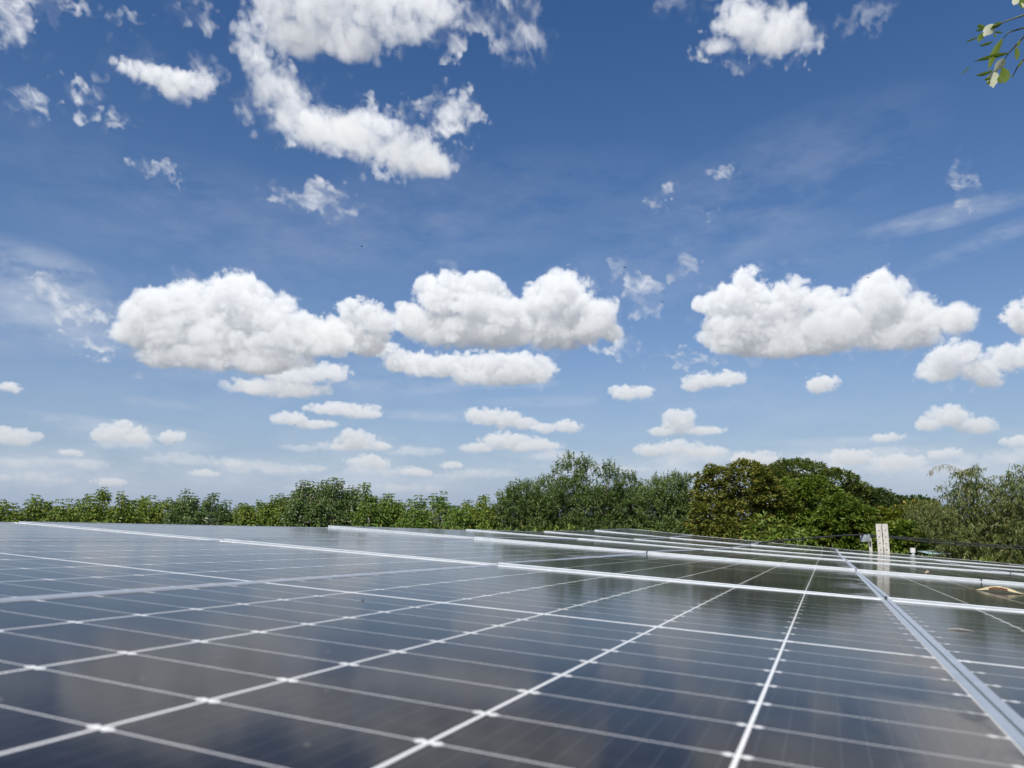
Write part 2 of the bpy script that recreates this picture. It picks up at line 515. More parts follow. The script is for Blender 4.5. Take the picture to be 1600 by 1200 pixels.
class NT:
    """small helper for writing shader node trees"""

    def __init__(self, name):
        self.m = bpy.data.materials.new(name)
        self.m.use_nodes = True
        self.t = self.m.node_tree
        self.t.nodes.clear()

    def node(self, typ, **kw):
        n = self.t.nodes.new(typ)
        for k, v in kw.items():
            setattr(n, k, v)
        return n

    def put(self, x, sock):
        if isinstance(x, (int, float)):
            if sock.type in ('RGBA',):
                sock.default_value = (x, x, x, 1)
            else:
                sock.default_value = x
        elif isinstance(x, (tuple, list)):
            sock.default_value = tuple(x) + ((1,) if sock.type == 'RGBA' and len(x) == 3 else ())
        else:
            self.t.links.new(x, sock)

    def math(self, op, a, b=None, c=None, clamp=False):
        n = self.node('ShaderNodeMath', operation=op, use_clamp=clamp)
        for i, x in enumerate((a, b, c)):
            if x is not None:
                self.put(x, n.inputs[i])
        return n.outputs[0]

    def mix(self, f, a, b):
        n = self.node('ShaderNodeMix', data_type='RGBA')
        self.put(f, n.inputs[0])
        self.put(a, n.inputs[6])
        self.put(b, n.inputs[7])
        return n.outputs[2]

    def ramp(self, x, lo, hi, a=0.0, b=1.0):
        n = self.node('ShaderNodeMapRange', interpolation_type='SMOOTHSTEP')
        self.put(x, n.inputs[0])
        for i, v in enumerate((lo, hi, a, b)):
            n.inputs[i + 1].default_value = v
        return n.outputs[0]

    def noise(self, vec, scale, detail=4.0, rough=0.55, dist=0.0):
        n = self.node('ShaderNodeTexNoise')
        if vec is not None:
            self.put(vec, n.inputs['Vector'])
        n.inputs['Scale'].default_value = scale
        n.inputs['Detail'].default_value = detail
        n.inputs['Roughness'].default_value = rough
        n.inputs['Distortion'].default_value = dist
        return n.outputs[0]

    def scaled(self, vec, s, add=None):
        n = self.node('ShaderNodeVectorMath', operation='MULTIPLY')
        self.put(vec, n.inputs[0])
        n.inputs[1].default_value = s
        if add is None:
            return n.outputs[0]
        m = self.node('ShaderNodeVectorMath', operation='ADD')
        self.put(n.outputs[0], m.inputs[0])
        self.put(add, m.inputs[1])
        return m.outputs[0]

    def pbsdf(self, **kw):
        n = self.node('ShaderNodeBsdfPrincipled')
        for k, v in kw.items():
            self.put(v, n.inputs[k.replace('_', ' ')])
        return n

    def out(self, shader):
        o = self.node('ShaderNodeOutputMaterial')
        self.t.links.new(shader, o.inputs['Surface'])
        return self.m


def bump(N, h, strength, dist):
    b = N.node('ShaderNodeBump')
    b.inputs['Strength'].default_value = strength
    b.inputs['Distance'].default_value = dist
    N.put(h, b.inputs['Height'])
    return b.outputs[0]


def simple_mat(name, col, rough=0.6, metal=0.0, var=0.25, scale=6.0, spec=0.5):
    N = NT(name)
    tco = N.node('ShaderNodeTexCoord')
    n = N.noise(tco.outputs['Object'], scale, 5)
    c = N.mix(N.ramp(n, .3, .7), tuple(x * (1 - var) for x in col), tuple(min(1, x * (1 + var)) for x in col))
    p = N.pbsdf(Base_Color=c, Roughness=rough, Metallic=metal)
    p.inputs['Specular IOR Level'].default_value = spec
    return N.out(p.outputs[0])


# ------------------------------------------------------------------ materials of the array
CELL_B, CELL_A, MID = 0.184, 0.0923, 0.0052


def mat_glass():
    N = NT("cell_glass")
    tco = N.node('ShaderNodeTexCoord')
    info = N.node('ShaderNodeObjectInfo')
    P = tco.outputs['Object']
    s = N.node('ShaderNodeSeparateXYZ')
    N.put(P, s.inputs[0])
    ax = N.math('ABSOLUTE', s.outputs[0])
    ay = N.math('ABSOLUTE', s.outputs[1])
    xc = N.math('DIVIDE', s.outputs[0], CELL_B)
    dx = N.math('MULTIPLY', N.math('ABSOLUTE', N.math('SUBTRACT', xc, N.math('ROUND', xc))), CELL_B)
    v = N.math('SUBTRACT', ay, MID)
    yc = N.math('DIVIDE', v, CELL_A)
    dy = N.math('MULTIPLY', N.math('ABSOLUTE', N.math('SUBTRACT', yc, N.math('ROUND', yc))), CELL_A)
    line = N.math('MAXIMUM', N.math('MULTIPLY', N.math('LESS_THAN', dx, 0.0017), N.math('LESS_THAN', ax, .54)), N.math('LESS_THAN', dy, 0.0007))
    # clipped cell corners leave a small bow-tie of white backsheet at every crossing
    tie = N.math('MINIMUM', N.math('MULTIPLY_ADD', dx, .55, .0012), N.math('MULTIPLY', N.math('SUBTRACT', .0118, dx), .95))
    line = N.math('MAXIMUM', line, N.math('LESS_THAN', dy, tie))
    line = N.math('MAXIMUM', line, N.math('LESS_THAN', v, 0.0))
    line = N.math('MAXIMUM', line, N.math('GREATER_THAN', ax, CELL_B * 3 + 0.0052))
    line = N.math('MAXIMUM', line, N.math('GREATER_THAN', v, CELL_A * 12 - 0.001))
    # busbar wires on every cell
    bx = N.math('DIVIDE', s.outputs[0], CELL_B / 10.0)
    fb = N.math('ABSOLUTE', N.math('SUBTRACT', N.math('FRACT', bx), 0.5))
    bus = N.math('LESS_THAN', fb, 0.018)
    # cells differ a little from one another
    cid = N.node('ShaderNodeCombineXYZ')
    N.put(N.math('FLOOR', xc), cid.inputs[0])
    N.put(N.math('FLOOR', N.math('DIVIDE', s.outputs[1], CELL_A)), cid.inputs[1])
    N.put(info.outputs['Random'], cid.inputs[2])
    wn_ = N.node('ShaderNodeTexWhiteNoise', noise_dimensions='3D')
    N.put(cid.outputs[0], wn_.inputs['Vector'])
    cell = N.mix(wn_.outputs[0], (.0070, .0080, .0135), (.011, .0125, .020))
    cell = N.mix(N.math('MULTIPLY', bus, 0.28), cell, (.16, .17, .18))
    col = N.mix(line, cell, (.80, .80, .78))
    # dust: an even film, blotches, streaks that run across the panel and a dirty lower edge
    off = N.node('ShaderNodeCombineXYZ')
    N.put(N.math('MULTIPLY', info.outputs['Random'], 37.0), off.inputs[0])
    N.put(N.math('MULTIPLY', info.outputs['Random'], 11.0), off.inputs[1])
    pw = N.scaled(P, (1, 1, 1), off.outputs[0])
    blot = N.noise(pw, 3.0, 5, .6, .3)
    st = N.noise(N.scaled(P, (1.0, 9.0, 1.0), off.outputs[0]), 1.8, 5, .65, .2)
    fine = N.noise(pw, 60.0, 3, .7)
    edge = N.ramp(s.outputs[0], 0.42, 0.555)
    edge = N.math('MULTIPLY', edge, N.ramp(N.noise(N.scaled(P, (3, 1.2, 1), off.outputs[0]), 3.0, 6, .65, .6), .42, .62))
    d = N.math('ADD', N.math('MULTIPLY', N.ramp(blot, .38, .72), .030), N.math('MULTIPLY', N.ramp(st, .5, .75), .035))
    d = N.math('MULTIPLY', d, N.ramp(fine, .2, .8, .5, 1.4))
    d = N.math('ADD', d, .008)
    d = N.math('ADD', d, N.math('MULTIPLY', edge, .34), clamp=True)
    col = N.mix(d, col, (.42, .38, .33))
    spk = N.ramp(N.noise(pw, 55.0, 1, .4), .77, .80)
    col = N.mix(N.math('MULTIPLY', spk, .16), col, (.50, .47, .42))
    mud = N.math('MULTIPLY', N.ramp(s.outputs[0], .44, .54), N.ramp(N.noise(N.scaled(P, (4, 2.2, 1), off.outputs[0]), 2.6, 5, .6), .60, .68))
    col = N.mix(N.math('MULTIPLY', mud, .8), col, (.040, .033, .027))
    rg = N.math('ADD', N.math('MULTIPLY', d, 0.5), 0.09)
    p = N.pbsdf(Base_Color=col, Roughness=rg)
    p.inputs['IOR'].default_value = 1.13
    N.put(bump(N, N.noise(pw, 2.2, 2, .5), 0.05, 0.02), p.inputs['Normal'])
    return N.out(p.outputs[0])


def mat_frame():
    N = NT("anodised_aluminium")
    tco = N.node('ShaderNodeTexCoord')
    P = tco.outputs['Object']
    n = N.noise(P, 14.0, 5, .6)
    n2 = N.noise(N.scaled(P, (40, 2, 40)), 6.0, 3, .6)
    c = N.mix(N.ramp(n, .35, .75), (.80, .83, .83), (.68, .71, .71))
    r = N.ramp(n2, .2, .8, .42, .50)
    p = N.pbsdf(Base_Color=c, Roughness=r, Metallic=.80)
    return N.out(p.outputs[0])


M_GLASS = mat_glass()
M_FRAME = mat_frame()
M_CLAMP = simple_mat("dark_clamp_metal", (.05, .052, .055), .45, .6)
M_STEEL = simple_mat("galvanised_steel", (.60, .57, .51), .55, .2, .14, 20)
M_BOXGREY = simple_mat("grey_blue_enamel", (.46, .51, .53), .45, .0, .2, 18)
M_CABLE = simple_mat("black_cable", (.035, .036, .038), .5)
M_CONC = simple_mat("concrete_wall", (.42, .40, .37), .85, 0, .15, 3)

# ------------------------------------------------------------------ the array's own frame (solved from the photograph's cell grid)
RA = np.array([[0.92624566, 0.37139035, 0.06432878],
               [-0.00714092, 0.18792944, -0.98215657],
               [-0.37685274, 0.90925889, 0.1767209]])
TA = np.array([0.5806575, 0.36830145, 1.02966036])
MW = np.array([[1, 0, 0], [0, ST, CT], [0, -CT, ST]], float)
AW = MW @ RA                                       # array axes (across, along, normal) in the world
OW = MW @ TA + np.array([0, 0, H])


def arr(x, y, z=0.0):
    return Vector(tuple(AW @ np.array([x, y, z]) + OW))


def arr_rot():
    return Matrix(AW.tolist()).to_4x4()


PW, PL, PITCH_B, PITCH_A = 1.1395, 2.281, 1.1423, 2.300
# heights of row starts (near edge of each row) over the reference plane, per seam from +3 (left) to -3 (right)
SEAMS = [3, 2, 1, 0, -1, -2, -3]
NEAR = {1: [0] * 7,
        2: [.0085, .0085, .009, .008, .007, .007, .006],
        3: [.036, .035, .026, .016, .008, .004, .0],
        4: [.050, .039, .026, .019, .013, .008, .003],
        5: [.059, .046, .024, .017, .010, .001, -.006],
        6: [.114, .078, .054, .039, .025, .010, -.003],
        7: [.172, .128, .097, .064, .046, .020, -.008]}
STEP = {1: .0040, 2: .012, 3: .007, 4: .006, 5: .008, 6: .0}     # how far a row's far end lies below the next row's start
ROWY = {1: -1.1405}
for r_ in range(2, 8):
    ROWY[r_] = 1.157 + (r_ - 2) * PITCH_A


def frame_mesh():
    hx, hy, l, dz, c = PW / 2, PL / 2, .0115, .035, .0012
    rings = [(hx - .028, hy - .028, -dz), (hx, hy, -dz), (hx, hy, -c), (hx - c, hy - c, 0), (hx - l + .0008, hy - l + .0008, 0), (hx - l, hy - l, -.0008), (hx - l, hy - l, -.004)]
    V, Q = [], []
    for (x, y, z) in rings:
        V += [(-x, -y, z), (x, -y, z), (x, y, z), (-x, y, z)]
    for i in range(len(rings) - 1):
        for k in range(4):
            a, b = i * 4 + k, i * 4 + (k + 1) % 4
            Q.append((a, b, b + 4, a + 4))
    return np_mesh("frame", V, Q, mats=(M_FRAME,))


def glass_mesh():
    hx, hy = PW / 2 - .0105, PL / 2 - .0105
    z0, z1 = -.0018, -.0068
    V = [(-hx, -hy, z0), (hx, -hy, z0), (hx, hy, z0), (-hx, hy, z0), (-hx, -hy, z1), (hx, -hy, z1), (hx, hy, z1), (-hx, hy, z1)]
    return np_mesh("glass", V, [(0, 1, 2, 3), (7, 6, 5, 4)], mats=(M_GLASS,))


ME_FRAME, ME_GLASS = frame_mesh(), glass_mesh()
ROWS_TXT = {1: "nearest row", 2: "second row away", 3: "third row away", 4: "fourth row away", 5: "fifth row away", 6: "farthest row"}
COLS_TXT = {2: "at the left edge of the array", 1: "second from the array's left edge", 0: "just left of the wide grey seam",
            -1: "just right of the wide grey seam", -2: "two right of the wide grey seam", -3: "three right of the wide grey seam"}
POST_NOTE = {}
proto = None
for row in range(1, 7):
    for j in (2, 1, 0, -1, -2, -3):
        iL, iR = 2 - j, 3 - j
        nl, nr = NEAR[row][iL], NEAR[row][iR]
        fl, fr = NEAR[row + 1][iL] - STEP[row], NEAR[row + 1][iR] - STEP[row]
        if row == 1:
            nl = nr = 0.0
            fl = fr = .0045
        sx = ((nr - nl) + (fr - fl)) / 2 / PITCH_B
        sy = ((fl - nl) + (fr - nr)) / 2 / PL
        cz = (nl + nr + fl + fr) / 4
        if proto is None:
            o = empty("solar_panel")
            kids = [link("frame", ME_FRAME, o), link("glass", ME_GLASS, o)]
            proto = o
        else:
            o = proto.copy()
            COL.objects.link(o)
            for ch in kids:
                c = ch.copy()
                COL.objects.link(c)
                c.parent = o
        tilt = Matrix(((1, 0, -sx, 0), (0, 1, -sy, 0), (sx, sy, 1, 0), (0, 0, 0, 1)))
        m3_ = (arr_rot() @ tilt).to_3x3()
        q = m3_.col[0].normalized()
        n_ = m3_.col[0].cross(m3_.col[1]).normalized()
        yv = n_.cross(q)
        rot = Matrix((q, yv, n_)).transposed().to_4x4()
        o.matrix_world = Matrix.Translation(arr(-(j + .5) * PITCH_B, ROWY[row] + PL / 2, cz)) @ rot
        tag(o, "solar panel of dark cells, %s, %s" % (ROWS_TXT[row], COLS_TXT[j]), "solar panel", "solar panels laid in a grid on the roof")

# dark clamps in the seams between rows
me_clamp = None
for (row, xs, who) in ((2, 0.0, "where the wide grey seam meets the second row"), (3, 0.0, "on the wide grey seam at the third row's near edge"),
                       (3, -PITCH_B, "one panel left of the wide seam on the third row"), (3, .587, "on the third row, near the curled yellow leaf"),
                       (4, 0.0, "on the wide grey seam at the fourth row"), (4, PITCH_B, "on the fourth row, one panel right of the wide seam"),
                       (6, -PITCH_B, "on the farthest row, one panel left of the wide seam")):
    if me_clamp is None:
        b = MB()
        b.box((-.0012, -.016, -.030), (.0012, .012, .0008))
        b.box((-.0045, -.007, .0006), (.0045, .005, .0014))
        b.tube([(0, -.001, .0014), (0, -.001, .0024)], .0022, 6)
        o = b.build("panel_clamp", M_CLAMP)
        me_clamp = o.data
    else:
        o = link("panel_clamp", me_clamp)
    i = min(max(3 - xs / -PITCH_B, 0), 6)
    i0 = int(math.floor(i))
    z = NEAR[row][i0] * (1 - (i - i0)) + NEAR[row][min(i0 + 1, 6)] * (i - i0)
    o.matrix_world = Matrix.Translation(arr(xs, ROWY[row], z + .001)) @ arr_rot()
    tag(o, "small dark panel clamp " + who, "clamp", "clamps holding the solar panels")

# ------------------------------------------------------------------ building under the array, ground
M_ROOF = simple_mat("roof_sheet", (.40, .42, .43), .5, .2, .12, 2)
xs_ = [PITCH_B * -k for k in SEAMS]
ys_ = [ROWY[k] for k in range(1, 8)]
bld = empty("roof_building", (0, 0, 0), "low building whose metal roof carries the solar panels", "building")
b = MB()
nx, ny = len(xs_), len(ys_)
V = []
for k in range(1, 8):
    for i in range(nx):
        zz = min(NEAR[k][i] - STEP.get(k - 1, 0), NEAR[k][i])
        V.append(tuple(arr(xs_[i] + (.06 if i == 0 else (-.06 if i == nx - 1 else 0)), ys_[k - 1] + (.05 if k == 1 else (-.06 if k == 7 else 0)), zz - .048)))
Q = [(k * nx + i, k * nx + i + 1, (k + 1) * nx + i + 1, (k + 1) * nx + i) for k in range(ny - 1) for i in range(nx - 1)]
V2 = [(p[0], p[1], p[2] - .05) for p in V]
b.add(V, Q)
b.add(V2, [q[::-1] for q in Q])
b.build("roof", M_ROOF, bld)
b = MB()
cs = [arr(xs_[0] + .15, ys_[0] + .15, -.1), arr(xs_[-1] - .15, ys_[0] + .15, -.1), arr(xs_[-1] - .15, ys_[-1] - .15, -.12), arr(xs_[0] + .15, ys_[-1] - .15, .02)]
for i in range(4):
    p, q = cs[i], cs[(i + 1) % 4]
    b.add([(p.x, p.y, -.1), (q.x, q.y, -.1), (q.x, q.y, q.z), (p.x, p.y, p.z)], [(0, 1, 2, 3)])
b.build("wall", M_CONC, bld)


def mat_ground():
    N = NT("dry_grassy_soil")
    tco = N.node('ShaderNodeTexCoord')
    P = tco.outputs['Object']
    n = N.noise(P, .35, 6, .6)
    n2 = N.noise(P, 4.0, 6, .65)
    c = N.mix(N.ramp(n, .42, .6), (.075, .095, .03), (.17, .13, .085))
    c = N.mix(N.math('MULTIPLY', N.ramp(n2, .4, .75), .5), c, (.12, .11, .05))
    p = N.pbsdf(Base_Color=c, Roughness=.95)
    N.put(bump(N, n2, .6, .08), p.inputs['Normal'])
    return N.out(p.outputs[0])


me = np_mesh("ground", [(-2500, -2500, 0), (2500, -2500, 0), (2500, 2500, 0), (-2500, 2500, 0)], [(0, 1, 2, 3)], mats=(mat_ground(),))
tag(link("ground", me), kind='structure')

# ------------------------------------------------------------------ foliage
def mat_leaf(name, a, b, c=None, rough=.48, trans=.22, hue_scale=.9):
    """leaf colours a..b vary leaf by leaf and from clump to clump; c is an occasional third colour"""
    N = NT(name)
    tco = N.node('ShaderNodeTexCoord')
    geo = N.node('ShaderNodeNewGeometry')
    info = N.node('ShaderNodeObjectInfo')
    n = N.noise(tco.outputs['Object'], hue_scale, 3, .6)
    f = N.math('ADD', N.math('MULTIPLY', geo.outputs['Random Per Island'], .55), N.math('MULTIPLY', N.ramp(n, .3, .7), .45))
    f = N.math('ADD', f, N.math('MULTIPLY', N.math('SUBTRACT', info.outputs['Random'], .5), .3), clamp=True)
    col = N.mix(f, a, b)
    if c is not None:
        col = N.mix(N.ramp(N.math('FRACT', N.math('MULTIPLY', geo.outputs['Random Per Island'], 7.31)), .86, .9), col, c)
    p = N.pbsdf(Base_Color=col, Roughness=rough)
    p.inputs['Specular IOR Level'].default_value = .32
    tr = N.node('ShaderNodeBsdfTranslucent')
    N.put(N.mix(.5, col, (.16, .22, .02)), tr.inputs['Color'])
    mx = N.node('ShaderNodeMixShader')
    mx.inputs[0].default_value = trans
    N.put(p.outputs[0], mx.inputs[1])
    N.put(tr.outputs[0], mx.inputs[2])
    return N.out(mx.outputs[0])


M_BARK = simple_mat("bark", (.20, .17, .13), .9, 0, .35, 5)
M_CULM = simple_mat("olive_culm", (.10, .11, .045), .6, 0, .3, 4)
M_BARKP = simple_mat("pale_bark", (.36, .33, .28), .9, 0, .3, 5)
ML = {
    'rubber': mat_leaf("rubber_leaf", (.095, .160, .020), (.185, .250, .038), (.27, .29, .06)),
    'rubber_dark': mat_leaf("dark_glossy_leaf", (0.057, 0.110, 0.027), (0.135, 0.204, 0.061), (0.286, 0.300, 0.152), rough=.34),
    'bright': mat_leaf("bright_green_leaf", (.082, .160, .020), (.165, .250, .040), (.25, .28, .07)),
    'acacia': mat_leaf("grey_green_leaf", (.075, .125, .030), (.135, .190, .055), (.20, .24, .09)),
    'acacia_light': mat_leaf("light_grey_green_leaf", (.105, .165, .040), (.165, .225, .065), (.24, .27, .11)),
    'mango': mat_leaf("olive_brown_leaf", (0.095, 0.124, 0.021), (0.201, 0.209, 0.043), (0.325, 0.265, 0.054)),
    'lush': mat_leaf("lush_yellow_green_leaf", (.075, .128, .014), (.155, .222, .026), (.24, .26, .05)),
    'rain': mat_leaf("feathery_green_leaf", (.075, .110, .020), (.135, .170, .034), (.18, .20, .05)),
    'dark': mat_leaf("deep_green_leaf", (0.042, 0.074, 0.021), (0.086, 0.124, 0.034)),
    'orange': mat_leaf("warm_green_leaf", (0.106, 0.142, 0.015), (0.220, 0.239, 0.024), (0.363, 0.248, 0.030)),
    'bamboo': mat_leaf("olive_bamboo_leaf", (.075, .110, .026), (.150, .175, .050), (.27, .25, .11), rough=.5),
    'dry': mat_leaf("dry_straw_leaf", (.24, .22, .17), (.34, .31, .25), rough=.7),
    'under': mat_leaf("undergrowth_leaf", (0.077, 0.133, 0.018), (0.182, 0.239, 0.034), (0.306, 0.283, 0.061)),
}


def leaf_arrays(P, D, L, W, rng, fold=.18, droop=.0):
    """folded leaves: 4 vertices each; P base, D direction (unit), L length, W width"""
    n = len(P)
    D = D / (np.linalg.norm(D, axis=1, keepdims=True) + 1e-9)
    r = rng.normal(size=(n, 3))
    r[:, 2] *= .35
    S_ = np.cross(D, np.array([0, 0, 1.0]) + r * .55)
    S_ /= np.linalg.norm(S_, axis=1, keepdims=True) + 1e-9
    Nn = np.cross(S_, D)
    L = np.broadcast_to(np.asarray(L, float), (n,))[:, None]
    W = np.broadcast_to(np.asarray(W, float), (n,))[:, None]
    mid = P + D * L * .45
    V = np.stack([P, mid + S_ * W * .5 + Nn * W * fold, P + D * L - np.array([0, 0, 1]) * L * droop, mid - S_ * W * .5 + Nn * W * fold], 1)
    i = np.arange(n)[:, None] * 4
    T_ = np.concatenate([i + np.array([[0, 1, 2]]), i + np.array([[0, 2, 3]])], 1).reshape(-1, 3)
    return V.reshape(-1, 3), T_


def leaf_mesh(name, parts, mat):
    V, T_, k = [], [], 0
    for v, t in parts:
        V.append(v)
        T_.append(t + k)
        k += len(v)
    return np_mesh(name, np.concatenate(V), None, np.concatenate(T_), (mat,))


def sph(rng, n):
    v = rng.normal(size=(n, 3))
    return v / np.linalg.norm(v, axis=1, keepdims=True)


def lobes_points(rng, lobes, n, shell=.75, low=-.5):
    """points near the outer shell of ellipsoid lobes (cx,cy,cz,rx,ry,rz), with outward directions"""
    lb = np.array(lobes, float)
    area = (lb[:, 3] * lb[:, 5] + lb[:, 3] * lb[:, 4])
    pick = rng.choice(len(lb), size=n, p=area / area.sum())
    d = sph(rng, n)
    d[:, 2] = np.where(d[:, 2] < low, -d[:, 2], d[:, 2])
    rad = np.where(rng.random(n) < shell, rng.uniform(.82, 1.06, n), rng.uniform(.3, .85, n) ** .7)
    c = lb[pick]
    return c[:, :3] + d * c[:, 3:6] * rad[:, None], d


def crown_rosettes(rng, h, rad, zlow, mat, shoots=90, leaf=.27, nl=11):
    """crown of umbrella-like whorls of drooping leaves at the shoot tips"""
    parts = []
    r = rad * np.sqrt(rng.random(shoots))
    a = rng.uniform(0, 2 * math.pi, shoots)
    ph = rng.uniform(0, 6.28, 3)
    lump = .10 * np.sin(a * 2 + ph[0]) + .08 * np.sin(a * 3 + ph[1] + r / rad * 3)     # uneven outline
    top = h - (h - zlow) * (.50 * (r / rad) ** 1.6 + np.abs(lump)) - np.abs(rng.normal(0, .17, shoots))
    z = np.minimum(top, h) - np.where(rng.random(shoots) < .5, 0, rng.random(shoots) * (top - zlow) * .9)
    lead = rng.random(shoots) < .09                       # shoots that rise over the rest on bare stems
    z = np.where(lead, np.minimum(top + rng.uniform(.10, .38, shoots), h + rng.uniform(-.15, .10, shoots)), z)
    z = np.maximum(z, zlow)
    tips = np.stack([r * np.cos(a), r * np.sin(a), z], 1)
    for lvl, (dz, sc, dr) in enumerate(((0, 1.0, .35), (-.09, 1.1, .7), (-.24, 1.0, .9))):
        m = nl - lvl
        P = np.repeat(tips, m, 0) + np.array([0, 0, dz])
        w = (np.tile(np.arange(m), shoots) / m) * 2 * math.pi + np.repeat(rng.random(shoots) * 6.28, m) + rng.normal(0, .2, m * shoots)
        drp = dr + rng.normal(0, .22, m * shoots)
        D = np.stack([np.cos(w), np.sin(w), -drp + .15], 1)
        P = P + np.stack([np.cos(w), np.sin(w), np.full_like(w, .25)], 1) * .06
        n = len(P)
        parts.append(leaf_arrays(P, D, leaf * sc * np.repeat(rng.uniform(.7, 1.35, shoots), m) * rng.uniform(.7, 1.15, n), leaf * .40 * rng.uniform(.8, 1.2, n), rng, droop=.18))
    return leaf_mesh("crown", parts, mat), tips


def crown_sprays(rng, lobes, mat, n=420, leaf=.12, wide=.04, per=22, length=.55, up=.8, droop=.15, shell=.72):
    """fine leaves along upright or hanging twigs"""
    C, d = lobes_points(rng, lobes, n, shell)
    ax = d * .8 + np.array([0, 0, up]) + rng.normal(0, .3, (n, 3))
    ax /= np.linalg.norm(ax, axis=1, keepdims=True)
    t = np.tile(np.linspace(0, 1, per), n)
    P = np.repeat(C, per, 0) + np.repeat(ax, per, 0) * (t * length)[:, None] * np.repeat(rng.uniform(.6, 1.3, n), per)[:, None]
    P += rng.normal(0, .03, P.shape)
    D = np.repeat(ax, per, 0) * .55 + rng.normal(0, .75, P.shape) - np.array([0, 0, droop * 2])
    k = len(P)
    return leaf_mesh("crown", [leaf_arrays(P, D, leaf * rng.uniform(.6, 1.25, k), wide * rng.uniform(.7, 1.2, k), rng)], mat)


def crown_tufts(rng, lobes, mat, n=300, leaf=.2, wide=.065, per=26, tuft=.26, droop=.35, shell=.85, low=-.45):
    """broad leaves in rounded tufts, with dark gaps between the tufts"""
    C, d = lobes_points(rng, lobes, n, shell, low)
    q = sph(rng, n * per)
    q[:, 2] = np.abs(q[:, 2]) * .9 - .15
    base = np.repeat(C, per, 0)
    sz = np.repeat(rng.uniform(.6, 1.3, n), per)[:, None]
    P = base + q * tuft * .55 * sz + np.repeat(d, per, 0) * .05
    D = q + np.repeat(d, per, 0) * .5 - np.array([0, 0, droop]) + rng.normal(0, .22, q.shape)
    k = len(P)
    return leaf_mesh("crown", [leaf_arrays(P, D, leaf * rng.uniform(.65, 1.2, k), wide * rng.uniform(.75, 1.2, k), rng, droop=.1)], mat)


def trunk_mesh(rng, h0, r0, tips, mat, lean=.15):
    """tapered trunk with limbs to the given points"""
    b = MB()
    t = Vector((rng.normal(0, lean), rng.normal(0, lean), h0))
    b.tube([(0, 0, -.1), (t.x * .3, t.y * .3, h0 * .4), tuple(t)], [r0, r0 * .85, r0 * .68], 8)
    for p in tips:
        p = Vector(tuple(p))
        m = t.lerp(p, .5) + Vector((rng.normal(0, .12), rng.normal(0, .12), .12))
        b.tube([tuple(t - Vector((0, 0, .08))), tuple(m), tuple(p)], [r0 * .42, r0 * .26, r0 * .08], 5)
    me_ = np_mesh("trunk", np.concatenate(b.v), np.concatenate(b.q), np.concatenate(b.t), (mat,), True)
    return me_


def plant_tree(name, x, dist, crown_me, trunk_me, label, cat, group, rot=0.0, scale=1.0):
    p = at(x, 800, dist)
    o = empty(name, (p.x, p.y, 0), label, cat, group)
    o.rotation_euler = (0, 0, rot)
    o.scale = (scale, scale, scale)
    link("trunk", trunk_me, o)
    link("crown", crown_me, o)
    return o


def top_h(x, y, dist):
    return at(x, y, dist).z


PXM = lambda dist: F / dist                         # pixels of the 1600 px frame per metre

# --- the low row of umbrella-leaved trees at left
G_ROW = "umbrella-leaved trees along the far side of the roof"
row_spec = [  # x, top y, width px, distance, leaf, label
    (-52, 772, 90, 35, 'rubber', "umbrella-leaved tree cut by the photo's left edge"),
    (8, 777, 70, 33, 'rubber', "low umbrella-leaved tree at the photo's left end of the tree row"),
    (52, 776, 64, 35, 'rubber', "low umbrella-leaved tree, second from the left end of the row"),
    (98, 780, 60, 34, 'rubber', "lowest umbrella-leaved tree in the dip of the left row"),
    (150, 761, 62, 36, 'rubber', "pale tufted tree rising first above the left row after the dip"),
    (192, 770, 60, 33, 'rubber', "umbrella-leaved tree just right of the first tall tufted one at left"),
    (236, 771, 66, 35, 'rubber', "umbrella-leaved tree beside the darker rounded one at left"),
    (290, 764, 66, 34, 'rubber_dark', "darker rounded umbrella-leaved tree, left half of the dark pair"),
    (338, 766, 62, 36, 'rubber_dark', "darker rounded umbrella-leaved tree, right half of the dark pair"),
    (388, 785, 60, 33, 'rubber', "low bushy tree in the gap left of the tall dark tree"),
    (428, 775, 56, 35, 'rubber', "small tree at the left foot of the tall dark umbrella-leaved tree"),
    (474, 749, 74, 34, 'rubber_dark', "tall dark tree with open top, left one of two side by side"),
    (524, 742, 84, 35, 'rubber_dark', "tallest dark umbrella-leaved tree in the left half of the photo"),
    (456, 762, 60, 36, 'rubber_dark', "dark tree at the left shoulder of the tall dark clump"),
    (500, 747, 80, 37, 'rubber_dark', "dark tree filling the middle of the tall dark clump"),
    (550, 754, 60, 36, 'rubber_dark', "dark tree at the right shoulder of the tall dark clump"),
    (573, 752, 44, 33, 'bright', "slim bright tree with sky showing through, right of the tall dark ones"),
    (612, 768, 60, 34, 'bright', "bright green tree with big hanging leaves, right of the slim one"),
    (652, 771, 56, 33, 'bright', "bright green tree with two rounded tufts near the photo's middle"),
    (684, 762, 40, 35, 'bright', "slender light green tree rising between two bushier ones"),
    (716, 782, 50, 33, 'bright', "low light green tree left of the dense double-topped one"),
    (752, 769, 56, 34, 'rubber', "dense green tree with umbrella tufts, left one of the double top"),
    (786, 764, 46, 35, 'rubber', "dense green tree with umbrella tufts beside the grey-green trees"),
]
for i, (x, y, w, dist, kind, lab) in enumerate(row_spec):
    rng = np.random.default_rng(100 + i)
    h = top_h(x, y - 2, dist)
    rad = w / 2 / PXM(dist) * rng.uniform(.85, 1.25)
    dark = kind == 'rubber_dark'
    slim = w < 52
    cm, tips = crown_rosettes(rng, h, rad, max(1.2, h - (3.4 if not slim else 3.0)), ML[kind], shoots=int((95 if slim else 250) * (1.2 if dark else 1)),
                              leaf=.135 if dark else .150, nl=10)
    tm = trunk_mesh(rng, h - 2.2, .075, tips[rng.choice(len(tips), min(26, len(tips)), False)], M_BARKP)
    plant_tree("umbrella_leaved_tree", x, dist, cm, tm, lab, "tree", G_ROW, rng.uniform(0, 6.28))

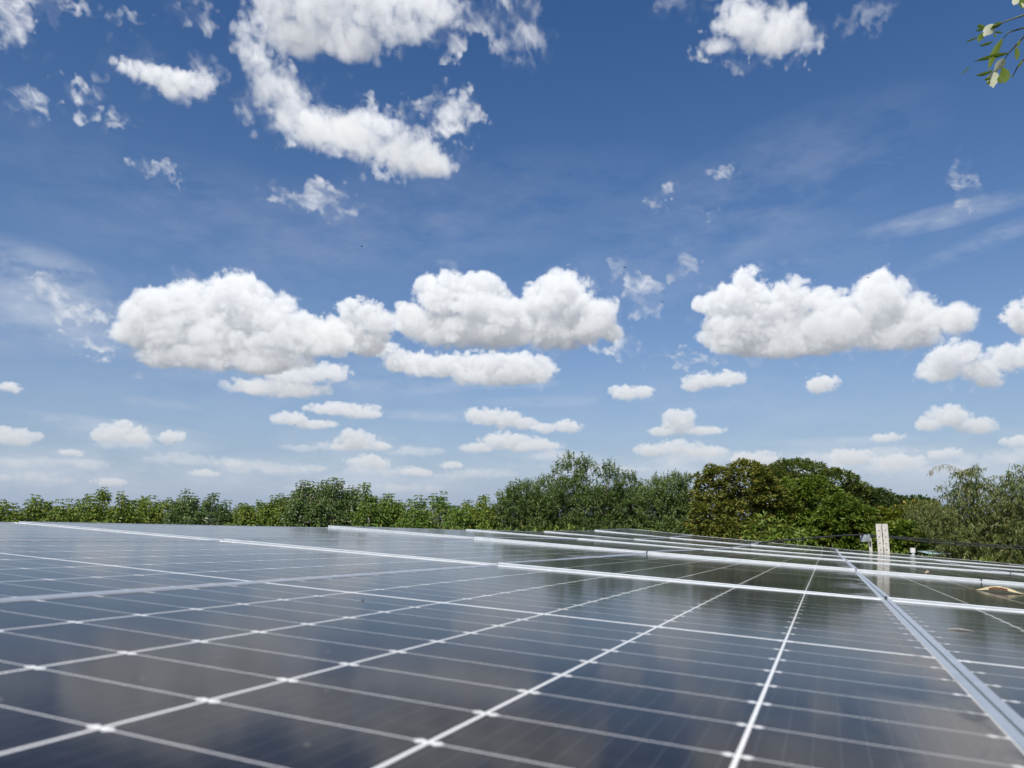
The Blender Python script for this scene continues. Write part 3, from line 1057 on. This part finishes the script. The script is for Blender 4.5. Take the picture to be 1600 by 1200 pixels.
# second, farther row behind it, seen only in its gaps
for i, (x, y, dist) in enumerate(((-20, 786, 46), (75, 787, 47), (125, 784, 45), (215, 780, 46), (265, 779, 48), (375, 792, 45), (410, 788, 47), (450, 776, 46),
                                  (590, 782, 46), (632, 786, 47), (700, 788, 46), (735, 784, 45))):
    rng = np.random.default_rng(150 + i)
    h = top_h(x, y - 7, dist)
    cm, tips = crown_rosettes(rng, h, 1.9, h - 3.2, ML['rubber'], shoots=260, leaf=.18, nl=9)
    tm = trunk_mesh(rng, h - 2.2, .08, tips[:12], M_BARKP)
    plant_tree("background_tree", x, dist, cm, tm, "small tree of the second row, showing in the gaps behind the umbrella-leaved trees", "tree", "second row of small trees behind the left row", rng.uniform(0, 6.28))

# --- grey-green fine-leaved trees in the middle
fine = [  # x, top, width, dist, leaf, lobes in px (dx, top y, half-width, half-height), label
    (818, 34, 'acacia', [(0, 756, 34, 40), (-16, 776, 30, 36), (22, 782, 34, 36)], "grey-green fine-leaved tree with a pointed top, leftmost of its kind"),
    (854, 36, 'acacia_light', [(0, 745, 26, 42), (-18, 775, 30, 40), (20, 770, 26, 40)], "paler fine-leaved tree between the pointed one and the tallest"),
    (900, 35, 'acacia', [(-8, 714, 26, 34), (18, 718, 14, 28), (-14, 750, 34, 44), (18, 768, 34, 44)], "tallest fine-leaved tree, open twiggy top reaching above its neighbours"),
    (948, 34, 'acacia', [(4, 728, 16, 34), (-12, 762, 32, 40), (18, 768, 34, 40)], "fine-leaved tree with one narrow spire, right of the tallest"),
    (988, 36, 'acacia', [(-6, 742, 20, 34), (14, 764, 32, 40), (-20, 770, 30, 40)], "fine-leaved tree with a small tuft on top, middle of the grey-green group"),
    (1038, 34, 'acacia_light', [(-10, 752, 26, 36), (18, 744, 24, 36), (0, 775, 42, 42)], "bushy grey-green tree left of the brown-tinged one"),
    (1076, 35, 'acacia', [(0, 746, 22, 38), (-16, 775, 34, 40), (16, 780, 30, 40)], "fine-leaved tree touching the brown-tinged round tree"),
]
for i, (x, dist, kind, lb, lab) in enumerate(fine):
    rng = np.random.default_rng(200 + i)
    m = 1 / PXM(dist)
    lobes = []
    for (dx, ty, rx, ry) in lb:
        ht = top_h(x, ty, dist)
        lobes.append((dx * m, rng.normal(0, .3), ht - ry * m * 1.05, rx * m, rx * m * .95, ry * m))
    zb = min(l[2] for l in lobes)
    lobes.append((0, 0, zb - .9, 1.35, 1.3, 1.1))
    lobes.append((.2, 0, 1.2, 1.5, 1.4, 1.2))
    cm = crown_sprays(rng, lobes, ML[kind], n=1500, leaf=.115, wide=.050, per=20, length=.34, up=.42, shell=.7)
    tm = trunk_mesh(rng, zb - 1.0, .10, [l[:3] for l in lobes[:3]] + [(l[0] + rng.normal(0, .4), l[1] + rng.normal(0, .4), l[2] + .5) for l in lobes[:3]], M_BARK)
    plant_tree("fine_leaved_tree", x, dist, cm, tm, lab, "tree", "grey-green fine-leaved trees in the middle")

# --- big rounded trees right of the middle
def tuft_tree(name, x, dist, kind, lb, label, seed, n=360, leaf=.21, wide=.075, per=26, tuft=.30, base=True, group=None, bark=None, **kw):
    rng = np.random.default_rng(seed)
    m = 1 / PXM(dist)
    lobes = []
    for (dx, ty, rx, ry) in lb:
        ht = top_h(x, ty, dist)
        lobes.append((dx * m, rng.normal(0, .25), ht - ry * m * 1.0 - .08, rx * m, rx * m * .9, ry * m))
    zb = min(l[2] for l in lobes)
    if base:
        wid = max(abs(l[0]) + l[3] for l in lobes)
        lobes.append((0, 0, max(zb - 1.6, 1.5), wid * .9, wid * .8, 1.6))
    cm = crown_tufts(rng, lobes, ML[kind], n=n, leaf=leaf, wide=wide, per=per, tuft=tuft, **kw)
    tm = trunk_mesh(rng, max(zb - 1.6, 1.0), .17, [l[:3] for l in lobes], bark or M_BARK)
    return plant_tree(name, x, dist, cm, tm, label, "tree", group, 0)


tuft_tree("broadleaf_tree", 1145, 33, 'mango', [(-26, 730, 30, 42), (20, 722, 36, 46), (52, 752, 26, 40), (-34, 775, 30, 40), (10, 775, 44, 46), (0, 810, 56, 40)],
          "round brown-tinged tree with two domed tops, first big one right of the middle", 301, n=1150, per=34, tuft=.25, leaf=.175, shell=.72)
tuft_tree("rain_tree", 1258, 58, 'rain', [(-8, 722, 46, 20), (-46, 734, 28, 18), (40, 738, 34, 18), (70, 756, 24, 18), (-20, 745, 60, 34), (30, 765, 60, 30)],
          "big umbrella-crowned tree with flat spreading top behind the lush green ones", 302, n=1500, leaf=.26, wide=.10, tuft=.55, droop=.15)
tuft_tree("broadleaf_tree", 1246, 34, 'lush', [(-16, 752, 36, 40), (26, 748, 34, 40), (-38, 790, 30, 36), (10, 792, 50, 44), (48, 800, 30, 40)],
          "lush yellow-green tree in front of the big umbrella-crowned one", 303, n=950, per=34, tuft=.24, leaf=.165)
tuft_tree("broadleaf_tree", 1318, 33, 'lush', [(-10, 776, 30, 40), (18, 790, 30, 36), (-24, 805, 30, 34), (14, 820, 40, 36)],
          "yellow-green leafy tree left of the twin white posts", 304, n=800, per=34, tuft=.24, leaf=.165)
tuft_tree("dark_tree", 1352, 60, 'dark', [(-14, 763, 22, 18), (12, 766, 24, 18), (0, 780, 40, 26)],
          "small dark dome-shaped tree behind the twin white posts", 305, n=700, leaf=.26, wide=.11, tuft=.5)
tuft_tree("dark_tree", 1405, 64, 'dark', [(-22, 776, 30, 16), (18, 780, 34, 16)],
          "low dark tree on the skyline between the dome-shaped one and the bamboo", 306, n=600, leaf=.26, wide=.11, tuft=.5)
tuft_tree("broadleaf_tree", 1424, 35, 'orange', [(-20, 792, 34, 34), (16, 786, 34, 36), (-34, 815, 26, 30), (22, 822, 36, 34)],
          "rounded tree with warm yellowish leaves right of the twin white posts", 307, n=760, per=34, tuft=.24, leaf=.16)
tuft_tree("young_tree", 1212, 25, 'rubber', [(-8, 812, 30, 26), (18, 822, 24, 22), (-22, 832, 20, 20)],
          "young bright green tree with long drooping leaves at the array's far edge", 308, n=90, leaf=.26, wide=.07, per=18, tuft=.3, droop=.7)
tuft_tree("broadleaf_tree", 1398, 30, 'lush', [(0, 818, 26, 24), (-14, 838, 22, 20), (16, 842, 24, 20)],
          "low green tree directly behind the twin white posts", 309, n=420, leaf=.18)

# --- bamboo at right
def bamboo(x, dist, seed, lb, label, ncul=26, plume=None):
    rng = np.random.default_rng(seed)
    m = 1 / PXM(dist)
    p0 = at(x, 800, dist)
    o = empty("bamboo_clump", (p0.x, p0.y, 0), label, "bamboo", "bamboo clumps at the right")
    b = MB()
    tips = []
    for (dx, ty) in lb:
        ht = top_h(x, ty, dist)
        for k in range(3):
            hh = ht * rng.uniform(.82, 1.0) if k else ht
            ex = dx * m + rng.normal(0, .18)
            ey = rng.normal(0, .8)
            bx, by = ex * .35 + rng.normal(0, .15), ey * .3
            pts = []
            for t in np.linspace(0, 1, 7):
                pts.append((bx + (ex - bx) * t ** 1.8, by + (ey - by) * t ** 1.8, hh * (1 - (1 - t) ** 1.25)))
            b.tube(pts, np.linspace(.026, .005, 7), 5)
            tips.append(np.array(pts))
    b.build("culms", M_CULM, o, True)
    P, D = [], []
    for pts in tips:
        nsp = 66
        t = 1.0 - .85 * rng.random(nsp) ** .75
        idx = t * (len(pts) - 1)
        i0 = np.minimum(idx.astype(int), len(pts) - 2)
        q = pts[i0] + (pts[i0 + 1] - pts[i0]) * (idx - i0)[:, None]
        q += rng.normal(0, 1, (nsp, 3)) * np.array([.62, .62, .30]) * (1.2 - .95 * t[:, None])
        per = 15
        out_ = rng.normal(0, 1, (nsp, 3)) * np.array([1, 1, .25])
        out_ /= np.linalg.norm(out_, axis=1, keepdims=True)
        s_ = np.tile(np.linspace(0, 1, per), nsp)[:, None]
        base = np.repeat(q, per, 0) + np.repeat(out_, per, 0) * s_ * .32 - np.array([0, 0, 1]) * (s_ ** 2) * .16
        P.append(base + rng.normal(0, .025, base.shape))
        D.append(np.repeat(out_, per, 0) * .5 + rng.normal(0, .45, base.shape) - np.array([0, 0, .75]))
    P, D = np.concatenate(P), np.concatenate(D)
    k = len(P)
    link("foliage", leaf_mesh("foliage", [leaf_arrays(P, D, .17 * rng.uniform(.6, 1.2, k), .032 * rng.uniform(.7, 1.3, k), rng)], ML['bamboo']), o)
    if plume:
        P, D = [], []
        pts = [np.array(((px - x) * m, rng.normal(0, .05), top_h(px, py, dist))) for px, py in plume]
        b = MB()
        b.tube(pts, np.linspace(.014, .004, len(pts)), 5)
        b.build("bare_culm", M_BARKP, o, True)
        for i in range(1, len(pts) - 1):
            for k in range(26):
                t = rng.random()
                P.append(pts[i] * (1 - t) + pts[i + 1] * t)
                D.append((rng.normal(0, .25) - .1, rng.normal(0, .3), -1))
        P, D = np.array(P), np.array(D)
        k = len(P)
        d_ = link("dry_plume", leaf_mesh("dry_plume", [leaf_arrays(P, D, .30 * rng.uniform(.3, 1.1, k), .018, rng)], ML['dry']), o)
        d_['label'] = "dry straw-coloured arching plume"
    return o


bamboo(1525, 30, 401, [(-70, 775), (-50, 752), (-30, 742), (-12, 728), (4, 722), (16, 726), (30, 755), (48, 760), (-85, 800), (62, 782), (-40, 790), (20, 790)],
       "tall bamboo clump with a dry arching plume on its left", plume=[(1530, 765), (1520, 742), (1506, 730), (1490, 726), (1476, 730), (1468, 738)])
bamboo(1604, 29, 402, [(-10, 716), (0, 722), (10, 735), (-24, 765), (-40, 785), (28, 750), (48, 760), (10, 785), (64, 770), (-20, 800)],
       "bamboo clump cut by the photo's right edge")
bamboo(1462, 33, 403, [(-26, 782), (-8, 774), (12, 778), (28, 790), (-36, 800), (4, 800)], "low bamboo clump between the warm-leaved tree and the tall bamboo")

# --- undergrowth along the foot of the trees
rng = np.random.default_rng(500)
n = 5200
uaz = rng.uniform(-60, 1700, n)
ud = rng.uniform(26, 50, n)
pos = np.array([tuple(at(a, 800, d)) for a, d in zip(uaz, ud)])
frac = np.clip((uaz - 900) / 700, 0, 1)
hmax = (H - .55) * (1 - frac) + (H - 1.6) * frac
pos[:, 2] = rng.random(n) ** .7 * hmax
per = 16
q = sph(rng, n * per)
q[:, 2] = np.abs(q[:, 2])
base = np.repeat(pos, per, 0) + q * .35
me = leaf_mesh("undergrowth", [leaf_arrays(base, q + rng.normal(0, .3, q.shape), .17 * rng.uniform(.6, 1.3, len(q)), .075 * rng.uniform(.7, 1.2, len(q)), rng)], ML['under'])
tag(link("undergrowth", me), "mass of green undergrowth at the foot of the trees", "undergrowth", kind='stuff')

# ------------------------------------------------------------------ small things
def ring(n, r, z, cx=0, cy=0):
    return [(cx + r * math.cos(2 * math.pi * k / n), cy + r * math.sin(2 * math.pi * k / n), z) for k in range(n)]


def perforated(b, x0, x1, z0, z1, y, pitch, th=.004, dep=.03):
    """channel face with a row of plus-shaped holes; side flanges fold back"""
    w = x1 - x0
    cx = (x0 + x1) / 2
    xs = [x0, cx - w * .15, cx - w * .04, cx + w * .04, cx + w * .15, x1]
    z = z0
    while z < z1 - 1e-6:
        ze = min(z + pitch, z1)
        m = z + pitch * .5
        zs = [z, m - pitch * .13, m - pitch * .04, m + pitch * .04, m + pitch * .13, ze]
        if ze - z < pitch * .99:
            zs = [z, ze]
        V, Q = [], []
        for zz in zs:
            for xx in xs:
                V.append((xx, y, zz))
        n0 = len(V)
        V += [(a, y + th, c) for a, _, c in V]
        for i in range(len(zs) - 1):
            for k in range(5):
                hole = len(zs) > 2 and ((i == 2 and 1 <= k <= 3) or (k == 2 and 1 <= i <= 3))
                a0 = i * 6 + k
                q = (a0, a0 + 1, a0 + 7, a0 + 6)
                if hole:
                    continue
                Q.append(q)
                Q.append(tuple(n0 + v for v in q[::-1]))
        b.add(V, Q)
        z = ze
    b.box((x0, y + th, z0), (x0 + .003, y + dep, z1))
    b.box((x1 - .003, y + th, z0), (x1, y + dep, z1))


# twin perforated channels standing at the far edge of the array
DT = 13.7
pb, pt = at(1381, 862, DT), at(1379.5, 818.5, DT)
o = empty("cable_riser", (pb.x, pb.y, 0), "pair of tall white perforated metal posts standing at the array's far edge", "cable riser")
o.rotation_euler = (0, 0, -math.atan2(pb.x, pb.y))
zt = pt.z
wch = 7.0 / PXM(DT)
gap = 1.0 / PXM(DT)
for sgn in (-1, 1):
    b = MB()
    x0 = -gap / 2 - wch if sgn < 0 else gap / 2
    perforated(b, x0, x0 + wch, 0, zt, 0, .1)
    b.build("perforated_channel", M_STEEL, o)
b = MB()
b.box((-gap / 2 - wch, .032, zt * .45), (gap / 2 + wch, .040, zt * .45 + .05))
b.build("cross_bracket", M_STEEL, o)
b = MB()
b.box((-gap / 2 - wch, .032, zt * .9), (gap / 2 + wch, .040, zt * .9 + .03))
b.build("cross_bracket", M_STEEL, o)

# grey box on a slim perforated post
DB = 14.0
pb, pt = at(1361, 862, DB), at(1360, 841, DB)
o = empty("equipment_post", (pb.x, pb.y, 0), "small grey-blue box on a slim perforated post left of the white posts", "equipment post")
o.rotation_euler = (0, 0, -math.atan2(pb.x, pb.y))
b = MB()
wp = 3.9 / PXM(DB)
zt = pt.z
perforated(b, -wp / 2, wp / 2, 0, zt, 0, .075)
b.build("post", M_STEEL, o)
zc = at(1352, 841, DB).z
b = MB()
bw = 13.5 / PXM(DB)
bh = 10 / PXM(DB)
x1 = wp / 2 - .01
V = [(x1 - bw, -.012, zc - bh / 2), (x1 + .005, -.012, zc - bh / 2 + .008), (x1 - .01, -.06, zc + bh / 2), (x1 - bw, -.05, zc + bh / 2),
     (x1 - bw, -.002, zc - bh / 2), (x1 + .005, -.002, zc - bh / 2 + .008), (x1 - .01, -.004, zc + bh / 2), (x1 - bw, -.004, zc + bh / 2)]
b.add(V, [(0, 1, 2, 3), (7, 6, 5, 4), (0, 4, 5, 1), (1, 5, 6, 2), (2, 6, 7, 3), (3, 7, 4, 0)])
b.build("box", M_BOXGREY, o)
b = MB()
b.box((x1 - bw + .02, -.062, zc + bh / 2), (x1 - bw + .05, -.02, zc + bh / 2 + .02))
b.build("bracket", M_CLAMP, o)
b = MB()
b.box((x1 - .06, -.062, zc + bh / 2), (x1 - .04, -.02, zc + bh / 2 + .015))
b.build("bracket", M_CLAMP, o)
b = MB()
b.box((x1 - .03, -.03, zc - bh / 2 - .04), (x1 + .0, -.004, zc - bh / 2))
b.build("bracket", M_CLAMP, o)

# white capped pipe
DP = 15.5
p = at(1426, 858, DP)
b = MB()
b.tube([(0, 0, 0), (0, 0, p.z)], .028, 10)
b.tube([(0, 0, p.z - .06), (0, 0, p.z + .02)], .044, 10)
o = b.build("vent_pipe", simple_mat("white_plastic", (.72, .72, .70), .5, 0, .1), None, False)
o.location = (p.x, p.y, 0)
tag(o, "short white capped pipe just right of the white perforated posts", "pipe")

# cables


def cable(pts, rad, label, group=None):
    P = [np.array(tuple(at(*q))) for q in pts]
    out = []
    for i in range(len(P) - 1):
        for t in np.linspace(0, 1, 8, endpoint=False):
            a, b_ = P[max(i - 1, 0)], P[i]
            c, d = P[i + 1], P[min(i + 2, len(P) - 1)]
            out.append(.5 * (2 * b_ + (c - a) * t + (2 * a - 5 * b_ + 4 * c - d) * t * t + (3 * b_ - a - 3 * c + d) * t ** 3))
    out.append(P[-1])
    b = MB()
    b.tube(out, rad, 6)
    return tag(b.build("overhead_cable", M_CABLE, None, True), label, "cable", group)


cable([(1186, 848, 12.6), (1225, 844.5, 13.0), (1275, 840, 13.4), (1320, 836.5, 13.7), (1356, 835.5, 14.02)], .0115, "dark cable from the array's far edge up to the grey box")
cable([(1356, 836, 14.03), (1395, 838.5, 14.6), (1440, 842, 15.2), (1500, 848, 16.2), (1560, 852, 17.4), (1680, 857, 20)], .011, "upper one of two dark cables crossing in front of the bamboo", "cables to the right")
cable([(1358, 838, 14.03), (1395, 840.5, 14.4), (1440, 846, 15.0), (1500, 851.5, 16.0), (1560, 855.5, 17.0), (1680, 862, 19.5)], .010, "lower one of two dark cables crossing in front of the bamboo", "cables to the right")

# shed with a pale blue roof behind the bamboo
pa, pc = at(1461, 868, 28.5), at(1500, 864, 28.5)
o = empty("shed", (pa.x, pa.y, 0), "little shed with pale blue roof half hidden behind the bamboo", "shed")
zr = at(1480, 866.5, 28.5).z
zr2 = at(1480, 858, 30).z - .3
wd = (pc - pa).length
b = MB()
for k in range(12):
    xa, xb = wd * k / 12 - .1, wd * (k + 1) / 12 - .1
    b.add([(xa, 0, zr), (xb - .02, 0, zr + .012), (xb - .02, 1.6, zr2 + .3), (xa, 1.6, zr2 + .29), (xb, 0, zr), (xb, 1.6, zr2 + .29)], [(0, 1, 2, 3), (1, 4, 5, 2)])
    b.add([(xa, 0, zr - .02), (xb, 0, zr - .02), (xb, 1.6, zr2 + .26), (xa, 1.6, zr2 + .26)], [(3, 2, 1, 0)])
b.build("roof", simple_mat("pale_blue_sheet", (.42, .56, .62), .5, .1, .15, 3), o)
b = MB()
b.box((.1, .2, 0), (wd - .3, 1.4, zr - .05))
b.build("wall", simple_mat("weathered_boards", (.16, .15, .13), .9), o)
for xx in (0.0, wd - .2):
    b = MB()
    b.tube([(xx, .06, 0), (xx, .06, zr - .02)], .035, 7)
    b.build("post", M_BARKP, o, True)

# fallen leaves on the glass
def on_panel(u, v, row, lift=0.0):
    """point of a row's glass seen at a pixel"""
    d = pix_dir(u, v)
    da = AW.T @ d
    ca = AW.T @ (np.array([0, 0, H]) - OW)
    y0, y1 = ROWY[row], ROWY[row] + PL
    z0, z1 = (0, 0) if row == 1 else (NEAR[row][4], NEAR[row + 1][4] - STEP[row])
    sl = (z1 - z0) / (y1 - y0)
    t = (z0 - ca[2] + sl * (ca[1] - y0)) / (da[2] - sl * da[1])
    q = ca + t * da
    return q


M_YEL = mat_leaf("dry_yellow_leaf", (.60, .50, .26), (.72, .62, .36), None, .6, .15)
M_BRN = mat_leaf("brown_leaf_patch", (.10, .045, .025), (.16, .075, .035), None, .7, .1)


def curled_leaf(q, length, width, ang, mat, label, curl=.35, seed=0, brown=None, arch=.16, tip=.55):
    rng = np.random.default_rng(seed)
    n, m = 18, 6
    V, Q = [], []
    for i in range(n + 1):
        t = i / n
        w = width * math.sin(math.pi * min(1, t * .97 + .02)) ** .8 * .5
        zc = length * arch * math.sin(math.pi * t) ** 1.2 + .002
        for k in range(m + 1):
            s_ = k / m * 2 - 1
            V.append(((t - .5) * length, s_ * w + length * .05 * math.sin(t * 5), zc + (s_ + 1) * w * tip * (.35 + .65 * math.sin(math.pi * t)) + abs(s_) ** 1.5 * w * curl + rng.normal(0, .0006)))
    for i in range(n):
        for k in range(m):
            a0 = i * (m + 1) + k
            Q.append((a0, a0 + 1, a0 + m + 2, a0 + m + 1))
    me_ = np_mesh("blade", V, Q, mats=(mat, brown or mat), smooth=True)
    if brown:
        for f, pol in enumerate(me_.polygons):
            i = f // m
            if 5 <= i <= 11 and (f % m) < 5:
                pol.material_index = 1
    o = empty("fallen_leaf", (0, 0, 0), label, "leaf", "dry leaves fallen on the panels")
    link("blade", me_, o)
    b = MB()
    b.tube([(-length * .5, 0, .003), (-length * .62, .004, .006), (-length * .72, .006, .003)], [.0016, .0013, .0010], 5)
    b.build("stalk", M_BRN, o, True)
    o.matrix_world = Matrix.Translation(arr(*q)) @ arr_rot() @ Matrix.Rotation(ang, 4, 'Z')
    return o


q = on_panel(1562, 926, 2)
curled_leaf((q[0], q[1], q[2]), .155, .062, R(-8), M_YEL, "curled yellow leaf with a brown patch lying on the second row", .10, 1, M_BRN, .030, .20)
q = on_panel(1451, 897.5, 3)
curled_leaf((q[0], q[1], q[2] + .001), .042, .026, R(15), mat_leaf("tan_leaf", (.36, .28, .20), (.48, .38, .28), None, .7, .1), "small tan curled leaf on the third row's near edge", .3, 2, None, .16, .25)
# crumbs and a twig
M_DIRT = simple_mat("dark_crumb", (.035, .03, .026), .9)
for k, (u, v, row, rr, lab) in enumerate(((567, 939, 1, .0017, "tiny dark crumb on the nearest row, left of the middle"), (1042, 921, 1, .0014, "tiny dark crumb on the nearest row, below the far frame"),
                                          (1452, 969, 1, .0016, "tiny dark crumb on the nearest row, right of the wide seam"))):
    q = on_panel(u, v, row)
    bm_ = bmesh.new()
    bmesh.ops.create_icosphere(bm_, subdivisions=2, radius=rr)
    rng = np.random.default_rng(k)
    for w in bm_.verts:
        w.co *= rng.uniform(.7, 1.2)
    me_ = bpy.data.meshes.new("dirt_crumb")
    bm_.to_mesh(me_)
    bm_.free()
    me_.materials.append(M_DIRT)
    o = link("dirt_crumb", me_)
    o.matrix_world = Matrix.Translation(arr(q[0], q[1], q[2] + rr * .4)) @ arr_rot()
    tag(o, lab, "crumb", "crumbs of dirt on the panels")
q = on_panel(1503, 987, 1)
b = MB()
b.tube([(-.022, 0, .0015), (-.006, .003, .004), (.008, .001, .0035), (.02, .004, .0018)], [.0012, .0014, .0012, .0006], 5)
b.tube([(-.004, .003, .004), (.002, .010, .0055)], [.0009, .0004], 5)
o = b.build("dry_twig", M_BARKP, None, True)
o.matrix_world = Matrix.Translation(arr(q[0], q[1], q[2])) @ arr_rot()
tag(o, "pale dry twig on the panel right of the wide seam", "twig")

# insects and birds, dark specks in the sky
M_BIRD = simple_mat("dark_plumage", (.03, .03, .032), .8)
for k, (u, v, dist, lab) in enumerate(((565, 385, 55, "tiny dark bird high above the left cumulus clouds"), (976, 418, 60, "tiny dark bird above the middle cloud's right end"),
                                       (1035, 472, 65, "tiny dark bird beside the thin cloud wisp right of the middle"), (1356, 434, 60, "tiny dark bird before the right cloud's top"))):
    b = MB()
    b.tube([(-.10, 0, 0), (-.05, 0, .006), (.02, 0, .01), (.07, 0, .008), (.10, 0, .004)], [.004, .02, .026, .018, .004], 7)
    for sg in (-1, 1):
        V = [(.03, sg * .018, .012), (-.03, sg * .018, .010), (-.015, sg * .09, .05), (.03, sg * .09, .052), (-.02, sg * .17, .03), (.0, sg * .18, .031)]
        V2 = [(a, c, d - .006) for a, c, d in V]
        b.add(V + V2, [(0, 1, 2, 3), (3, 2, 4, 5), (9, 8, 7, 6), (11, 10, 8, 9), (0, 3, 9, 6), (3, 5, 11, 9), (1, 7, 8, 2), (2, 8, 10, 4), (4, 10, 11, 5)])
    b.add([(-.09, -.012, .002), (-.15, -.03, 0), (-.15, .03, 0), (-.09, .012, .002), (-.09, 0, .010)], [(0, 1, 2, 3)], [(0, 4, 1), (4, 3, 2), (4, 2, 1)])
    o = b.build("flying_bird", M_BIRD)
    p = at(u, v, dist)
    o.location = p
    o.rotation_euler = (0, 0, (.3, 2.6, 1.0, 3.6)[k])
    tag(o, lab, "bird", "birds far off in the sky")

# ------------------------------------------------------------------ branch hanging in at the top right
DR = 2.6


def ap(u, v, d=0.0):
    return at(u, v, DR + d)


M_TWIG = simple_mat("green_twig", (.10, .11, .05), .7, 0, .3, 30)
M_BLEAF = mat_leaf("willow_leaf", (.120, .190, .022), (.21, .29, .040), None, .36, .55, 4)
M_GLARE = mat_leaf("sun_glare_leaf", (.66, .68, .48), (.74, .76, .58), None, .22, .25, 4)  # sun glare on some leaves, painted in as a near-white base colour
rootp = ap(1790, 10)
trunk_b = Vector((rootp.x + 1.5, rootp.y + .6, 0))
o = empty("overhanging_tree", trunk_b, "tree whose thin leafy twigs hang into the photo's top right corner", "tree")
tr_ = MB()


def loc(p):
    return Vector(tuple(p)) - trunk_b


tr_.tube([(0, 0, -.1), (.1, .05, 2.2), (-.05, 0, 4.2), (-.5, -.15, 5.2), (-1.0, -.4, loc(rootp).z + .35), tuple(loc(rootp))], [.13, .11, .085, .06, .035, .012], 9)
tr_.build("trunk", M_BARK, o, True)
tw = MB()
chains = [
    [(1790, 10), (1700, 14), (1640, 14), (1598, 24), (1570, 34), (1552, 42)],
    [(1790, 10), (1700, 24), (1640, 34), (1600, 43), (1575, 51), (1568, 60)],
    [(1790, 10), (1720, 34), (1650, 46), (1601, 56), (1588, 70), (1576, 83), (1570, 92)],
    [(1720, 34), (1660, 70), (1615, 86), (1598, 94), (1590, 104), (1583, 118)],
    [(1720, 34), (1650, 0), (1610, -12), (1590, -2)],
]
for ci, c in enumerate(chains):
    P = [tuple(loc(ap(u, v, .04 * ci * (i / len(c))))) for i, (u, v) in enumerate(c)]
    tw.tube(P, np.linspace(.006, .0011, len(P)), 6)
tw.build("twigs", M_TWIG, o, True)


def blade(a, b_, w, mat, bend=(0, 0), d0=0.0, d1=0.0, name="leaf", roll=0.0):
    """one lance-shaped leaf between two pixels"""
    A, B = np.array(tuple(loc(ap(*a, d0)))), np.array(tuple(loc(ap(*b_, d1))))
    m = np.array(tuple(loc(ap((a[0] + b_[0]) / 2 + bend[0], (a[1] + b_[1]) / 2 + bend[1], (d0 + d1) / 2))))
    n = 12
    V, Q = [], []
    view = np.array([rootp.x * .9, rootp.y, rootp.z - H])
    view /= np.linalg.norm(view)
    wid = w / F * DR * 1.15
    for i in range(n + 1):
        t = i / n
        p = (1 - t) ** 2 * A + 2 * t * (1 - t) * m + t * t * B
        tg = 2 * (1 - t) * (m - A) + 2 * t * (B - m)
        sd = np.cross(tg, view)
        sd /= np.linalg.norm(sd) + 1e-9
        sd = sd * math.cos(roll) + view * math.sin(roll)
        up_ = np.cross(sd, tg)
        up_ /= np.linalg.norm(up_) + 1e-9
        h = wid * .5 * math.sin(math.pi * min(.985, .03 + t)) ** .75
        V += [p - sd * h + up_ * h * .25, p, p + sd * h + up_ * h * .25]
    for i in range(n):
        for k in range(2):
            a0 = i * 3 + k
            Q.append((a0, a0 + 1, a0 + 4, a0 + 3))
    return link(name, np_mesh(name, V, Q, mats=(mat,), smooth=True), o)


for args in (
        ((1556, 40), (1537, 57), 12, M_GLARE, (-2, -4)), ((1566, 36), (1548, 45), 6, M_BLEAF, (0, -2)), ((1539, 51), (1529, 66), 7, M_BLEAF, (-3, -2)),
        ((1552, 65), (1529, 72), 3.2, M_BLEAF, (0, 1)), ((1540, 45), (1526, 40), 5, M_BLEAF, (0, -2)), ((1536, 46), (1524, 48), 3, M_BLEAF), ((1528, 58), (1508, 66), 2.2, M_BLEAF),
        ((1553, 50), (1567, 51), 2.6, M_BLEAF), ((1553, 52), (1556, 58), 2.4, M_BLEAF),
        ((1567, 60), (1545, 109), 8, M_BLEAF, (-5, -1)), ((1576, 83), (1522, 96), 5.5, M_BLEAF, (3, -2)),
        ((1570, 92), (1553, 112), 10, M_GLARE, (2, -2), .0, .02), ((1556, 109), (1552, 137), 13, M_GLARE, (-5, 0), .02, .03), ((1566, 106), (1570, 130), 11, M_BLEAF, (4, 0)),
        ((1562, 118), (1565, 131), 6, M_BLEAF, (-2, 0)), ((1551, 110), (1524, 118), 4.2, M_BLEAF, (0, 3)), ((1547, 122), (1538, 125), 4, M_BLEAF), ((1547, 127), (1542, 132), 4, M_BLEAF),
        ((1587, 73), (1588, 95), 5.5, M_BLEAF, (4, 0)), ((1594, 62), (1590, 74), 3, M_BLEAF), ((1598, 94), (1591, 106), 2.6, M_BLEAF), ((1583, 118), (1580, 121), 2.6, M_BLEAF),
        ((1590, -4), (1584, 8), 8, M_GLARE), ((1596, -4), (1602, 14), 9, M_BLEAF), ((1602, -6), (1598, 12), 8, M_GLARE, (4, 0)), ((1516, 103), (1500, 118), 1.6, M_BLEAF),
        ((1640, 34), (1628, 62), 8, M_BLEAF), ((1650, 46), (1622, 64), 7, M_BLEAF), ((1660, 70), (1640, 100), 9, M_BLEAF), ((1690, 20), (1670, 52), 9, M_BLEAF), ((1640, 12), (1622, -14), 8, M_BLEAF)):
    blade(*args)
